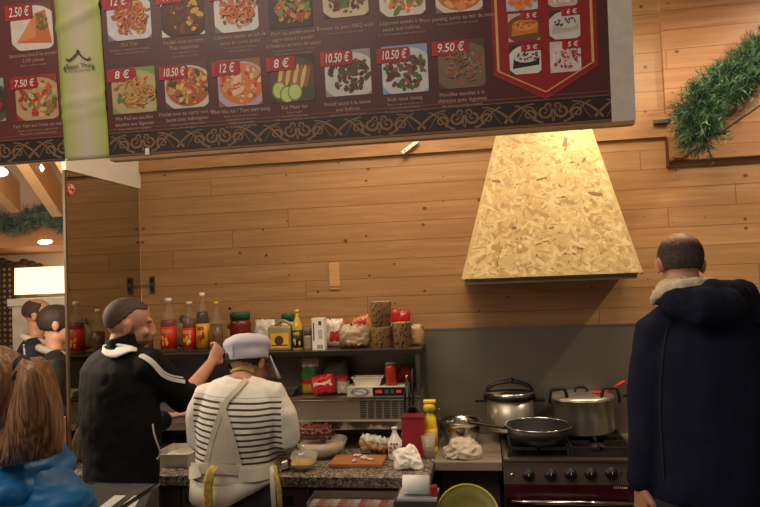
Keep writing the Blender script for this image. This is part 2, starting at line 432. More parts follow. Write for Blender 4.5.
def dish(parent, r, bg, plate, foods, kind='heap', seed=0):
    """a printed photograph of a dish: flat shapes of print on the sheet"""
    rnd = random.Random(seed); bm = BM(); u0, v0, u1, v1 = r; w_ = u1 - u0; h_ = v1 - v0
    mats = [pr(bg), pr(plate)] + [pr(f) for f in foods]; cnt = [0]
    def put(poly, mi):
        poly = clip(poly, r)
        if len(poly) > 2:
            cnt[0] += 1; f = bm.faces.new([bm.verts.new(BP(u, v, .0016 + cnt[0] * .000012)) for u, v in poly]); f.material_index = mi
    slab(bm, rect(*r), .0015, .001, 0)
    cx = (u0 + u1) / 2 + w_ * .04; cy = (v0 + v1) / 2 - h_ * .03
    def ell(cx, cy, a, b, mi, n=22, rot=0):
        put([(cx + a * math.cos(t) * math.cos(rot) - b * math.sin(t) * math.sin(rot), cy + a * math.cos(t) * math.sin(rot) + b * math.sin(t) * math.cos(rot)) for t in [2 * math.pi * i / n for i in range(n)]], mi)
    ell(cx, cy - h_ * .04, w_ * .62, h_ * .52, 1); 
    n = len(foods)
    if kind in ('noodle', 'heap', 'stew'):
        if kind == 'stew': ell(cx, cy, w_ * .52, h_ * .44, 2)
        for i in range(90 if kind != 'noodle' else 60):
            a = rnd.uniform(0, 6.28); q = math.sqrt(rnd.random()); x = cx + q * w_ * .44 * math.cos(a); y = cy + q * h_ * .38 * math.sin(a)
            s = w_ * rnd.uniform(.03, .085); ell(x, y, s * rnd.uniform(.8, 1.6), s * .75, 2 + rnd.randrange(n), 7, rnd.uniform(0, 3))
        if kind == 'noodle':
            for i in range(46):
                a = rnd.uniform(0, 6.28); q = math.sqrt(rnd.random()) * .8; x = cx + q * w_ * .42 * math.cos(a); y = cy + q * h_ * .36 * math.sin(a)
                rr = w_ * rnd.uniform(.05, .16); t0 = rnd.uniform(0, 6); t1 = t0 + rnd.uniform(1.2, 3.6); wd = w_ * .016; ps = [t0 + (t1 - t0) * k / 8 for k in range(9)]
                mi = 2 + (i % 2)
                for ta, tb in zip(ps, ps[1:]):
                    put([(x + (rr + wd) * math.cos(ta), y + (rr + wd) * .8 * math.sin(ta)), (x + (rr + wd) * math.cos(tb), y + (rr + wd) * .8 * math.sin(tb)), (x + (rr - wd) * math.cos(tb), y + (rr - wd) * .8 * math.sin(tb)), (x + (rr - wd) * math.cos(ta), y + (rr - wd) * .8 * math.sin(ta))], mi)
    elif kind == 'slices':
        for i in range(8): ell(cx - w_ * .3 + i * w_ * .085, cy + h_ * (.16 - .018 * i), w_ * .05, h_ * .26, 2 + (i % 2), 14, -.25)
        for x, y in ((-.36, -.2), (-.18, -.3), (.0, -.26)): ell(cx + w_ * x, cy + h_ * y, w_ * .17, h_ * .19, 4); ell(cx + w_ * x, cy + h_ * y, w_ * .14, h_ * .16, 5)
        for i in range(14): ell(cx + w_ * rnd.uniform(.2, .4), cy + h_ * rnd.uniform(-.4, -.15), w_ * .05, h_ * .03, 6 if n > 4 else 4, 6, rnd.uniform(0, 3))
    elif kind == 'pastry':
        put([(cx - w_ * .42, cy - h_ * .3), (cx + w_ * .42, cy - h_ * .36), (cx + w_ * .3, cy + h_ * .36), (cx + w_ * .05, cy + h_ * .3)], 2)
        put([(cx - w_ * .42, cy - h_ * .3), (cx + w_ * .05, cy - h_ * .2), (cx + w_ * .06, cy + h_ * .3)], 3)
        for i in range(20): ell(cx + w_ * rnd.uniform(.1, .36), cy + h_ * rnd.uniform(-.05, .28), w_ * .05, h_ * .035, 4, 7, rnd.uniform(0, 3))
    elif kind == 'cake':
        put([(cx - w_ * .45, cy - h_ * .28), (cx + w_ * .4, cy - h_ * .2), (cx + w_ * .42, cy + h_ * .1), (cx - w_ * .4, cy + h_ * .05)], 2)
        ell(cx, cy + h_ * .1, w_ * .42, h_ * .2, 3)
        for i in range(16): ell(cx + w_ * rnd.uniform(-.36, .36), cy + h_ * rnd.uniform(0, .22), w_ * .06, h_ * .03, 4, 6, rnd.uniform(0, 3))
    return obj('dish_picture', bm, mats, parent)
def price(parent, r, text, size=None):
    bm = BM(); u0, v0, u1, v1 = r; c = .006
    poly = [(u0, v0), (u1 - c, v0 + .001), (u1, v0 + c), (u1 - .001, v1 - c), (u1 - c, v1), (u0, v1)]
    slab(bm, poly, .0036, .0008, 0); add_prism(bm, [BP(u, v, .0038) for u, v in rect(u0, v0, u0 + (u1 - u0) * .12, v1)], -EN * .0004, 1)
    p = obj('price_tag', bm, [pr((164, 22, 30)), pr((186, 34, 40))], parent); bm = BM()
    add_text(bm, text, BMX((u0 + u1) / 2 + .002, (v0 + v1) / 2, .0044) @ Matrix(((1, .12, 0, 0), (0, 1, 0, 0), (0, 0, 1, 0), (0, 0, 0, 1))), (v1 - v0) * .86, width=(u1 - u0) * (.72 if len(text) > 4 else .5), bold=.012)
    obj('price_lettering', bm, pr((240, 232, 222)), p)
def caption(parent, px, py, lines, small):
    bm = BM(); u, v = B(px, py); 
    for i, l in enumerate(lines): add_text(bm, l, BMX(u, v - i * .0215, .0015), .019, 0, None, bold=.01)
    v2 = v - (len(lines) - .1) * .0215 + .001
    for i, l in enumerate(small): add_text(bm, l, BMX(u, v2 - i * .0125, .0015), .0108, 0)
    obj('caption', bm, pr((176, 146, 130)), parent)
def scrolls(parent, ua, ub, v0, v1, step=.30):
    bm = BM(); slab(bm, rect(ua, v0, ub, v1), .0012, .001, 0); H = v1 - v0; vm = (v0 + v1) / 2
    def ribbon(pts, w0, w1, off=.0016):
        n = len(pts); prev = None
        for i, (x, y) in enumerate(pts):
            x0, y0 = pts[max(i - 1, 0)]; x1, y1 = pts[min(i + 1, n - 1)]; dx, dy = x1 - x0, y1 - y0; L = math.hypot(dx, dy) or 1
            wd = (w0 + (w1 - w0) * i / (n - 1)) / 2; a = (x - dy / L * wd, y + dx / L * wd); b = (x + dy / L * wd, y - dx / L * wd)
            if prev:
                q = clip([prev[0], a, b, prev[1]], (ua, v0 + .002, ub, v1 - .002))
                if len(q) > 2: f = bm.faces.new([bm.verts.new(BP(u, v, off)) for u, v in q]); f.material_index = 1
            prev = (a, b)
    def spiral(cx, cy, r0, turns, a0, sx, sy=1): return [(cx + sx * (r0 * (1 - .85 * k / 26)) * math.cos(a0 + turns * 6.283 * k / 26), cy + sy * (r0 * (1 - .85 * k / 26)) * math.sin(a0 + turns * 6.283 * k / 26)) for k in range(27)]
    k = math.floor(ua / step); 
    while k * step < ub + step:
        c = k * step
        for s in (-1, 1):
            ribbon(spiral(c + s * H * .34, vm + H * .02, H * .30, 1.35, 3.14 * .9, s), .0095, .004)
            ribbon(spiral(c + s * H * .16, vm + H * .22, H * .17, 1.1, -1.4, s), .007, .003)
            ribbon(spiral(c + s * H * .95, vm - H * .10, H * .27, 1.2, 2.2, s, -1), .008, .003, .0018)
            ribbon([(c + s * H * (.4 + 1.1 * t), vm - H * .42 + H * .75 * (1 - math.cos(t * 3.1)) / 2) for t in [i / 14 for i in range(15)]], .008, .004, .0019)
            ribbon([(c + s * H * (.75 + 1.2 * t), vm + H * .36 - H * .7 * t * t) for t in [i / 12 for i in range(13)]], .004, .009, .002)
            ribbon([(c + s * H * (.6 + .9 * t), vm - H * .1 + H * .35 * math.sin(t * 4)) for t in [i / 12 for i in range(13)]], .005, .002, .0021)
            ribbon([(c + s * H * .05 * math.sin(t * 3), vm - H * .4 + t * H * .5) for t in [i / 8 for i in range(9)]], .005, .001, .0022)
        k += 1
    for v in (v0 + .001, v1 - .001): slab(bm, rect(ua, v - .0012, ub, v + .0012), .0022, .0006, 1)
    return obj('scroll_border', bm, [pr((44, 24, 20)), pr((134, 100, 72))], parent)
def banner():
    ul = B(-60, 150)[0]; ur = B(633.5, 60)[0]; vt = B(380, -75)[1]
    t = thing('menu_banner', 'long dark red menu board with dish pictures and prices above the kitchen', 'menu board', BP(0, 0, 0))
    vb = .0; bh = B(380, 137)[1] * 0 + .086
    g0, g1 = B(60.5, 80)[0], B(105, 80)[0]; r1 = B(609.5, 60)[0]
    def maroon(name, rgb):
        n = NT(name); x, y, z = n.sep(n.coord()); f = n.noise(n.coord(), 2, 3)
        c = lin(rgb); n.col(n.ramp(f, [(.3, tuple(a * .9 for a in c)), (.7, c)])); n.set(Roughness=.38); return n.m
    bm = BM(); slab(bm, rect(ul, vb, g0, vt), 0, .012); obj('red_sheet', bm, maroon('menu_print_lit', (106, 48, 46)), t)  # maroon lightened: light from the front left is put into the colour
    bm = BM(); slab(bm, rect(g1, vb, r1, vt), 0, .012); obj('red_sheet', bm, maroon('menu_print_shaded', (84, 34, 34)), t)  # same maroon darkened: the dimmer light on this side is painted in
    # green strip with folds
    bm = BM(); nu, nv = 10, 40; gr = []
    from mathutils import noise
    for j in range(nv + 1):
        row = []
        for i in range(nu + 1):
            u = g0 + (g1 - g0) * i / nu; v = vb - .004 + (vt - vb) * j / nv
            off = .001 + .0015 * noise.noise(Vector((u * 6, v * 9, 0)))
            for vc, sl, am in ((B(80, 18)[1], .35, .012), (B(80, 101)[1], .1, .007), (B(95, 112)[1], .12, .006)):
                dd = (v - vc - sl * (u - g0 - .08)) / .012; off += am * math.exp(-dd * dd)
            row.append(bm.verts.new(BP(u, v, off + .003)))
        gr.append(row)
    for j in range(nv):
        for i in range(nu): bm.faces.new((gr[j][i], gr[j][i + 1], gr[j + 1][i + 1], gr[j + 1][i]))
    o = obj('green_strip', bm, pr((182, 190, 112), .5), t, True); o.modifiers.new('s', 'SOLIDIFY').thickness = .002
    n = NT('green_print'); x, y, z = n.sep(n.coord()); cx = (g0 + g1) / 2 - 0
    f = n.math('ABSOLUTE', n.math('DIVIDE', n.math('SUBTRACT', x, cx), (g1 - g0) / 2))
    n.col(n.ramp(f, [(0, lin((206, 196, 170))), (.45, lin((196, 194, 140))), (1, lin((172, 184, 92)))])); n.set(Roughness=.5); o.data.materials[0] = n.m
    # logo
    bm = BM(); off = .011
    def L(x, y): return B(x, y)
    def stroke(pts, w_):
        pts = [L(*p) for p in pts]
        for i in range(len(pts) - 1):
            (x0, y0), (x1, y1) = pts[i], pts[i + 1]; dx, dy = x1 - x0, y1 - y0; l = math.hypot(dx, dy); w2 = w_ / 2
            slab(bm, [(x0 - dy / l * w2, y0 + dx / l * w2), (x1 - dy / l * w2, y1 + dx / l * w2), (x1 + dy / l * w2, y1 - dx / l * w2), (x0 + dy / l * w2, y0 - dx / l * w2)], off, .0008)
    stroke([(68, 60.5), (70, 61.5), (74, 58.5), (78, 54.5), (79.3, 50.5), (80.6, 54.5), (84, 58), (88.5, 60.5), (91.3, 59)], .006)
    stroke([(68, 60.5), (68.6, 58.8)], .004); stroke([(91.3, 59), (91, 57.6)], .004)
    stroke([(66.5, 67), (65.6, 70), (67.2, 72.3)], .005); stroke([(94, 65.5), (95, 68), (93.6, 70.2)], .005)
    u, v = L(80.3, 66.5); rz = Matrix.Rotation(R(1), 4, 'Z')
    add_text(bm, 'Baan Thai', BMX(u, v, off), .026, 0, B(93, 66)[0] - B(68, 66)[0]); u, v = L(80.8, 71.2)
    add_text(bm, 'SPÉCIALITÉS THAÏ', BMX(u, v, off), .010, 0, B(92, 70)[0] - B(70, 70)[0]); obj('logo', bm, pr((60, 44, 30)), t)
    # white end strip and frame
    bm = BM(); slab(bm, rect(r1, vb - .004, ur, vt), .002, .014); obj('white_end_board', bm, pr((214, 204, 190)), t)
    bm = BM(); slab(bm, rect(ul, vb - .002, ur, vt), -.0125, .01); obj('backing_board', bm, M_WHITE, t)
    bm = BM(); add_box(bm, (B0.x + g1, B0.y - .004, B0.z - .016), (B0.x + ur - .004, B0.y + .035, B0.z - .004)); obj('lath', bm, M_PINE, t)
    scrolls(t, ul, g0, vb + .004, vb + .092); scrolls(t, g1 + .003, r1, vb + .004, vb + .088)
    bm = BM(); slab(bm, rect(g1, vb + .100, r1, vb + .1015), .001, .0008); slab(bm, rect(ul, vb + .104, g0, vb + .1055), .001, .0008); slab(bm, rect(g1, vb, r1, vb + .003), .001, .0008); obj('gold_line', bm, pr((150, 104, 66)), t)
    D = [
     ((16, 75, 58, 120), (11, 78, 38, 89.5), '7.50 €', 'heap', (150, 60, 40), (196, 160, 120), [(206, 92, 36), (150, 132, 70), (220, 176, 120), (176, 52, 30), (96, 104, 60)], (38, 125), ['Yam Yam aux fruits de mer'], ['Salade de fruits de mer et légumes frais', 'Mixed seafood salad with thai herbs']),
     ((112, 67.5, 156, 113), (108, 69, 136.5, 81.6), '8 €', 'noodle', (124, 150, 84), (186, 168, 120), [(210, 160, 86), (186, 140, 66), (196, 60, 40), (84, 120, 50)], (134.5, 118), ['Mie Pad ou nouilles', 'sautées aux légumes'], ['Fried noodles with vegetables']),
     ((165, 63, 208, 108), (159.5, 66, 188, 79.5), '10.50 €', 'stew', (96, 64, 44), (206, 196, 186), [(170, 96, 40), (204, 144, 76), (66, 72, 36), (190, 70, 40), (226, 180, 110)], (187, 113), ['Poulet avec au curry vert ou', 'jaune avec aubergines'], ['Green or yellow chicken curry', 'with aubergines']),
     ((218, 59, 261.5, 106), (212, 61.5, 240.5, 76), '12 €', 'stew', (150, 96, 66), (176, 168, 190), [(214, 120, 50), (200, 150, 90), (190, 60, 34), (230, 190, 150)], (240.5, 110.5), ['Tom kha kai / Tom yam kung'], ['Soupe de poulet ou crevettes', 'soupe épicée lait de coco', 'Chicken coconut soup', 'or spicy soup with shrimps']),
     ((271, 55, 314.5, 102), (266.5, 57, 296, 71), '8 €', 'slices', (60, 40, 38), (92, 70, 54), [(224, 184, 120), (150, 104, 56), (110, 140, 56), (196, 210, 130), (60, 80, 40)], (294.5, 107), ['Kaï Maan kai'], ['Poulet vapeur', 'riz parfumé sauce soja', 'Chicken boiled with rice and sauce']),
     ((325, 50, 371, 95.6), (320.5, 51, 352.5, 66), '10.50 €', 'heap', (150, 150, 150), (206, 202, 196), [(96, 50, 36), (120, 64, 44), (70, 36, 28), (58, 84, 40)], (347.5, 103), ['Boeuf sauté à la sauce', 'aux huîtres'], ['Stir fried beef in oyster sauce']),
     ((382, 45, 428, 93), (377, 48, 410, 62.7), '10.50 €', 'heap', (140, 160, 196), (204, 204, 206), [(120, 60, 44), (92, 40, 36), (140, 84, 60), (70, 110, 40)], (405, 98.5), ['Kob neua daeng'], ['Boeuf rouge et canard au riz', 'sauce aux épices douces', 'Barbecued beef sausage with rice']),
     ((438, 40, 485, 88), (432, 41, 468.5, 55), '9.50 €', 'noodle', (90, 62, 52), (120, 100, 84), [(160, 124, 92), (134, 100, 74), (170, 84, 50), (110, 80, 62)], (462, 93.5), ['Nouilles sautées à la', 'chinoise avec légumes'], ['Stir fried rice noodles meatballs']),
     ((11, 3, 53, 50), (5.5, 5, 33, 20.5), '2.50 €', 'pastry', (120, 66, 46), (226, 214, 200), [(204, 110, 50), (222, 140, 80), (96, 110, 50)], (33, 54.5), ['Samoussa boeuf ou poulet', '2.50/ pièces'], ['Beef or chicken samosas']),
     ((107, -6, 151, 40), (103, -6, 132.5, 9.5), '12 €', 'noodle', (120, 120, 120), (214, 210, 214), [(206, 120, 70), (182, 96, 54), (196, 190, 90), (170, 80, 40)], (129.5, 44.5), ['Pad Thai'], ['Nouilles de riz sautées aux crevettes', 'Fried noodles with shrimps']),
     ((161, -9, 204, 36), (156, -9, 182, 4), '11 €', 'stew', (226, 214, 206), (60, 40, 30), [(84, 44, 34), (206, 160, 60), (130, 60, 50), (96, 52, 36)], (184, 41.5), ['Poulet coco au curry', 'Thaï massaman'], ['Thai massaman curry', 'spicy yellow curry soup']),
     ((214, -14, 258, 32), (209, -14, 238, 0), '11 €', 'noodle', (120, 110, 110), (214, 210, 206), [(196, 104, 56), (214, 130, 80), (176, 84, 44), (70, 90, 40)], (240, 36), ['Calamars sautés au lait de', 'coco et curry jaune'], ['Stir fried squid with coconut', 'milk and yellow curry']),
     ((268, -18, 312, 28), (263, -18, 292, -4), '10 €', 'heap', (50, 36, 34), (60, 44, 40), [(176, 110, 50), (96, 48, 38), (196, 150, 60), (110, 140, 50), (170, 60, 60)], (293, 32.5), ['Porc ou poulet sauce', 'aigre-douce / poulet', 'à l\'ananas et noix de cajou'], ['Fried pork sweet and sour / chicken', 'with cashew nuts and pineapple']),
     ((322.5, -24, 368, 17), (317, -24, 346, -10), '12 €', 'heap', (70, 44, 40), (206, 186, 160), [(110, 56, 46), (84, 40, 34), (130, 74, 54), (96, 110, 50)], (345, 27), ['Travers de porc BBQ style'], ['Spare ribs marinated thai style']),
     ((379, -28, 425, 16), (373, -28, 404, -14), '9 €', 'heap', (90, 60, 50), (222, 210, 200), [(214, 96, 44), (196, 150, 70), (90, 130, 50), (226, 130, 60)], (401, 22), ['Légumes sautés à la', 'sauce aux huîtres'], ['Stir fried vegetables with oyster sauce']),
     ((435, -32, 482, 12), (430, -32, 462, -18), '11 €', 'stew', (120, 110, 110), (222, 206, 190), [(204, 110, 50), (226, 144, 80), (196, 90, 50), (230, 170, 100)], (457.5, 17.5), ['Porc panang curry au lait de coco'], ['Pork panang curry with coconut']),
     ((-45, 80, 5, 123), (-45, 82, -20, 94), '9 €', 'stew', (160, 170, 150), (90, 84, 70), [(60, 60, 40), (150, 50, 40), (90, 40, 30)], (-22, 128), ['Soupe aux légumes'], ['Vegetable soup']),
    ]
    for i, (a, b, tx, kind, bg, pl, fo, cp, l1, l2) in enumerate(D):
        dish(t, prect(*a), bg, pl, fo, kind, i * 3 + 1); price(t, prect(*b), tx); caption(t, *cp, l1, l2)
    # dessert pennant
    bm = BM(); P5 = [B(489.5, -20), B(494, 75), B(546, 98.5), B(598.5, 64.5), B(594, -20)]; slab(bm, [P5[0], P5[1], P5[2], P5[3], (P5[3][0], P5[0][1])], .001, .0008, 0)
    I5 = [B(494.5, -20), B(498.5, 71.5), B(546, 92), B(593, 62), B(590, -20)]; pts = [(I5[1][0], I5[0][1]), I5[1], I5[2], I5[3], (I5[3][0], I5[0][1])]
    for i in range(4):
        (x0, y0), (x1, y1) = pts[i], pts[i + 1]; dx, dy = x1 - x0, y1 - y0; l = math.hypot(dx, dy); w2 = .0042 if i in (0, 3) else .0022
        slab(bm, [(x0 - dy / l * w2, y0 + dx / l * w2), (x1 - dy / l * w2, y1 + dx / l * w2), (x1 + dy / l * w2, y1 - dx / l * w2), (x0 + dy / l * w2, y0 - dx / l * w2)], .002, .0008, 1)
    pts = P5
    for i in range(1, 3):
        (x0, y0), (x1, y1) = pts[i], pts[i + 1]; dx, dy = x1 - x0, y1 - y0; l = math.hypot(dx, dy); w2 = .002
        slab(bm, [(x0 - dy / l * w2, y0 + dx / l * w2), (x1 - dy / l * w2, y1 + dx / l * w2), (x1 + dy / l * w2, y1 - dx / l * w2), (x0 + dy / l * w2, y0 - dx / l * w2)], .0018, .0008, 2)
    obj('dessert_panel', bm, [pr((150, 26, 30)), pr((226, 170, 96)), pr((176, 40, 40))], t)
    for i, (a, b, tx, kind, bg, pl, fo) in enumerate([
        ((506, -10, 537.5, 10.5), (518, -14, 537, -7), '5 €', 'heap', (150, 180, 210), (190, 206, 220), [(220, 110, 50), (230, 140, 80)]),
        ((548, -12, 577, 6.5), (560, -16, 578, -9), '5 €', 'heap', (84, 50, 40), (206, 190, 180), [(226, 214, 206), (200, 170, 150)]),
        ((508, 13, 539.5, 41), (520.5, 12.5, 541, 19.5), '5 €', 'cake', (206, 180, 160), (120, 70, 50), [(206, 120, 40), (220, 150, 60), (190, 60, 40)]),
        ((549, 9.5, 580, 39), (561, 8, 581, 15.5), '6 €', 'cake', (70, 56, 50), (214, 206, 200), [(186, 176, 160), (210, 204, 196), (60, 44, 44)]),
        ((509.5, 43.5, 541, 74), (521, 44, 542, 51), '5 €', 'cake', (70, 40, 36), (222, 218, 210), [(36, 28, 26), (214, 208, 200), (60, 44, 40)]),
        ((550, 41, 581, 72), (562, 40.5, 582.5, 48.5), '5 €', 'heap', (206, 196, 196), (222, 206, 206), [(190, 70, 80), (224, 196, 196), (160, 50, 60), (230, 220, 220)])]):
        dish(t, prect(*a), bg, pl, fo, kind, 90 + i); price(t, prect(*b), tx)
banner()

# ---- small things on the wall
def plate(px, py, w_, h_, name, label, cat, mat, group=None, Y=0, slots=True, dx=0):
    p = W(px, py, -.004); t = thing(name, label, cat, (p.x, 0, p.z), group); k = K(px, 0, p.z)
    bm = BM(); add_box(bm, (p.x - w_ * k / 2, -.008, p.z - h_ * k / 2), (p.x + w_ * k / 2, -.0006, p.z + h_ * k / 2), 0, .002); obj('plate', bm, mat, t)
    return t, p, k
t, p, k = plate(152.3, 284.5, 5, 17, 'latch_plate', 'small grey metal latch plate on the pine wall beside the mirror', 'latch', M_STEELD)
bm = BM(); add_box(bm, (p.x - .0095, -.010, p.z + .012), (p.x + .0095, -.0078, p.z + .035)); add_box(bm, (p.x - .0095, -.010, p.z - .035), (p.x + .0095, -.0078, p.z - .012)); obj('recess', bm, M_BLACK, t)
bm = BM(); add_box(bm, (XM + .002, -.011, p.z - .006), (p.x - .010, -.007, p.z - .002)); obj('rod', bm, M_STEELD, t)
t, p, k = plate(334.5, 276, 10.5, 27, 'wall_switch_cover', 'pine coloured cover plate on the wall above the paper bags', 'cover plate', pm('cover_wood', (206, 156, 104), .45, var=.1, scale=4, stretch=(1, 1, 12)))
bm = BM(); add_box(bm, (p.x - .030, -.011, p.z - .062), (p.x + .030, -.0085, p.z - .056)); obj('lip', bm, pm('cover_wood_edge', (150, 106, 66), .5), t)
p = W(409, 145, -.10); bm = BM(); Mx = Matrix.Translation((p.x, -.045, p.z)) @ Matrix.Rotation(R(-34), 4, 'Y')
t = thing('angle_bracket', 'small white slanted bracket under the menu board near the middle', 'bracket', (p.x, -.035, p.z))
add_box(bm, (-.055, -.008, -.010), (.055, .008, .010), 0, .003, Mx); obj('arm', bm, M_WHITE, t)
bm = BM(); add_lathe(bm, [(0, 0), (.004, 0), (.004, .002), (0, .002)], Matrix.Translation((p.x - .03, -.0531, p.z - .02)) @ Matrix.Rotation(R(90), 4, 'X'), 10); obj('screw', bm, M_STEELD, t)
p = W(154.5, 154.5, -1.30); bm = BM(); add_box(bm, (p.x - .008, -1.358, p.z - .012), (p.x + .008, -1.345, p.z + .014), 0, .003)
solo('hook', bm, M_WHITE, 'tiny white hook at the left end of the lath under the menu', 'hook')
# no-smoking sticker on the mirror
p = WX(71.5, 189.5, XM + .0012); t = thing('round_sticker', 'small round red prohibition sticker at the top of the mirror panel', 'sticker', (XM + .0005, p.y, p.z))
Mx = Matrix.Translation((XM + .001, p.y, p.z)) @ Matrix.Rotation(R(90), 4, 'Y'); rr = .034
bm = BM(); add_lathe(bm, [(0, 0), (rr, 0), (rr, .0006), (0, .0006)], Mx, 28); obj('disc', bm, pr((216, 190, 160)), t)
bm = BM(); add_lathe(bm, [(rr * .78, .0006), (rr, .0006), (rr, .0012), (rr * .78, .0012), (rr * .78, .0006)], Mx, 28, cap=False)
Mb = Mx @ Matrix.Rotation(R(45), 4, 'Z'); add_box(bm, (-rr * .85, -rr * .1, .0006), (rr * .85, rr * .1, .0013), 0, 0, Mb); obj('prohibition_ring', bm, pr((190, 50, 34)), t)
bm = BM(); add_box(bm, (-rr * .12, -rr * .5, .0006), (rr * .12, rr * .5, .0011), 0, 0, Mx); obj('pictogram', bm, pr((40, 30, 26)), t)

# ================================================================ GARLANDS
def garland(name, label, path, rad, count, seed, needle=.05, mats=None):
    rnd = random.Random(seed); bm = BM(); pts = [Vector(p) for p in path]
    segs = [(a, b, (b - a).length) for a, b in zip(pts, pts[1:])]; tot = sum(s[2] for s in segs)
    def at(t):
        t *= tot
        for i, (a, b, l) in enumerate(segs):
            if t <= l or i == len(segs) - 1: return a + (b - a) * min(1, t / l), (b - a).normalized(), (i + min(1, t / l)) / len(segs)
            t -= l
    for i in range(count):                       # a sprig: stem with needles
        c, d, q = at(rnd.random()); rr = rad(q) if callable(rad) else rad
        v = Vector((rnd.gauss(0, 1), rnd.gauss(0, .7), rnd.gauss(0, 1))); v -= d * v.dot(d) * .5; v.normalize()
        L = rr * rnd.uniform(.5, 1.05); mi = rnd.choice([0, 0, 1, 1, 2])
        for k in range(15):
            f = k / 14; base = c + v * L * (.25 + .75 * f); nd = (v * .8 + Vector((rnd.gauss(0, .7), rnd.gauss(0, .7), rnd.gauss(0, .7)))).normalized()
            ln = needle * rnd.uniform(.6, 1); s = nd.cross(Vector((rnd.random(), rnd.random(), rnd.random()))).normalized() * .0022
            fc = bm.faces.new([bm.verts.new(base - s), bm.verts.new(base + s), bm.verts.new(base + nd * ln)]); fc.material_index = mi
    t = thing(name, label, 'garland', pts[0]); mats = mats or [pm('pine_green_0', (44, 76, 54), .5, var=.3), pm('pine_green_1', (68, 104, 72), .5, var=.3), pm('pine_green_2', (104, 136, 100), .5, var=.3)]
    obj('needles', bm, mats, t)
    bm = BM(); add_tube(bm, pts, .006, 6); obj('wire', bm, pm('garland_wire', (44, 36, 24), .8), t)
G = [W(x, y, -.20) for x, y in ((800, 20), (782, 40), (758, 62), (742, 74), (718, 88), (700, 104), (694, 122), (706, 142))]
garland('pine_garland', 'green artificial pine garland hanging at upper right on the pine wall', G, lambda q: .125, 1300, 3)
p = W(663, 122, -.02); bm = BM(); add_box(bm, (p.x - .05, -.05, p.z - .012), (p.x + .03, -.001, p.z + .012), 0, .003)
solo('hanger_clip', bm, M_STEELD, 'small grey clip on the wall left of the pine garland', 'clip')

# ================================================================ NEIGHBOURING ROOM (seen past the partition)
CREAM = pm('cream_plaster', (214, 190, 160), .8, var=.05, scale=2)
bm = BM(); add_box(bm, (-6.5, 2.6, 0), (XM + 1.2, 2.7, 4.2)); struct('wall_neighbour', bm, pm('rose_plaster', (212, 188, 168), .8, var=.05, scale=2))
bm = BM(); add_box(bm, (-6.6, -2.6, 0), (-6.5, 2.7, 4.2)); struct('wall_far_left', bm, CREAM)
bm = BM(); add_box(bm, (-6.5, -2.6, 3.9), (XM - .04, 2.7, 4.0)); struct('ceiling_neighbour', bm, CREAM)
bm = BM(); add_box(bm, (XM - .035, .081, 0), (XM + .0, 2.6, 4.2)); struct('wall_divider', bm, CREAM)
# soffit of wood with downlight
a = W(-30, 246, 1.6); zs = WX(0, 0, 0).z if False else W(30, 247, 1.6).z
bm = BM(); add_box(bm, (-6.4, 1.55, zs), (XM - .04, 2.59, zs + .17)); struct('trim_6', bm, pm('orange_wood', (190, 134, 92), .5, var=.12, scale=3))
def downlight(px, py, z, rx, label, group='recessed spotlights in the neighbouring room'):
    p = WZ(px, py, z - .01); t = thing('recessed_spotlight', label, 'ceiling light', (p.x, p.y, z), group)
    bm = BM(); add_lathe(bm, [(rx * .8, -.012), (rx, -.012), (rx, -.001), (rx * .8, -.001), (rx * .8, -.012)], Matrix.Translation((p.x, p.y, z)), 24, cap=False); obj('rim', bm, M_WHITE, t)
    bm = BM(); add_lathe(bm, [(0, -.008), (rx * .8, -.008), (rx * .8, -.004), (0, -.004)], Matrix.Translation((p.x, p.y, z)), 24); obj('lamp_lens', bm, pm('lamp_lens', (255, 240, 220), .3, emit=((255, 232, 205), 9)), t)
p = W(46, 241.5, 1.75); downlight(46, 241, p.z, .1, 'round recessed spotlight glowing under the orange wood soffit') if False else None
zd = zs - .0
bm = BM()
pd = W(46, 242, 1.56)
t = thing('soffit_spotlight', 'oval glowing spotlight in the orange wood soffit below the far garland', 'ceiling light', (pd.x, 1.55, pd.z))
add_ell(bm, (pd.x, 1.548, pd.z), (.07, .012, .022)); obj('lamp_lens', bm, pm('lamp_lens', (255, 240, 220), .3, emit=((255, 232, 205), 9)), t)
bm = BM(); add_ell(bm, (pd.x, 1.552, pd.z), (.082, .012, .028)); obj('rim', bm, M_WHITE, t)
# rafters
RAF = pm('rafter_wood', (214, 172, 124), .5, var=.12, scale=3)
def rafter(a, b, h, th, label):
    bm = BM(); d = (b - a); up = Vector((0, 0, 1)); add_prism(bm, [a, b, b - up * h, a - up * h], (-th, 0, 0)); 
    solo('rafter', bm, RAF, label, 'rafter', 'sloping rafters of the neighbouring room')
for i, (xa, ya, xb, yb, h, lab) in enumerate([(-60, 90, 20, 182, .24, 'short sloping wooden rafter at the left edge of the neighbouring room'), (0, 80, 62, 186, .24, 'middle sloping wooden rafter in the neighbouring room'), (50, 88, 100, 190, .24, 'right sloping wooden rafter, nearest the mirror partition')]):
    rafter(W(xa, ya, -.3), W(xb, yb, 1.08), h, .09, lab)
for i, (x, y, lab) in enumerate([(0, 172, 'small bright spotlight at the left edge between the rafters'), (36, 168, 'small bright spotlight under the middle rafter')]):
    p = W(x, y, .5); t = thing('ceiling_spotlight', lab, 'ceiling light', p, 'bright spotlights between the rafters')
    bm = BM(); add_ell(bm, p, (.05, .05, .032)); obj('lamp_lens', bm, pm('lamp_lens', (255, 240, 220), .3), t)
    bm = BM(); add_lathe(bm, [(.03, .02), (.04, .09), (.012, .12), (.012, .5)], Matrix.Translation(p), 12); obj('lamp_body', bm, pm('lamp_body', (120, 120, 124), .4), t)
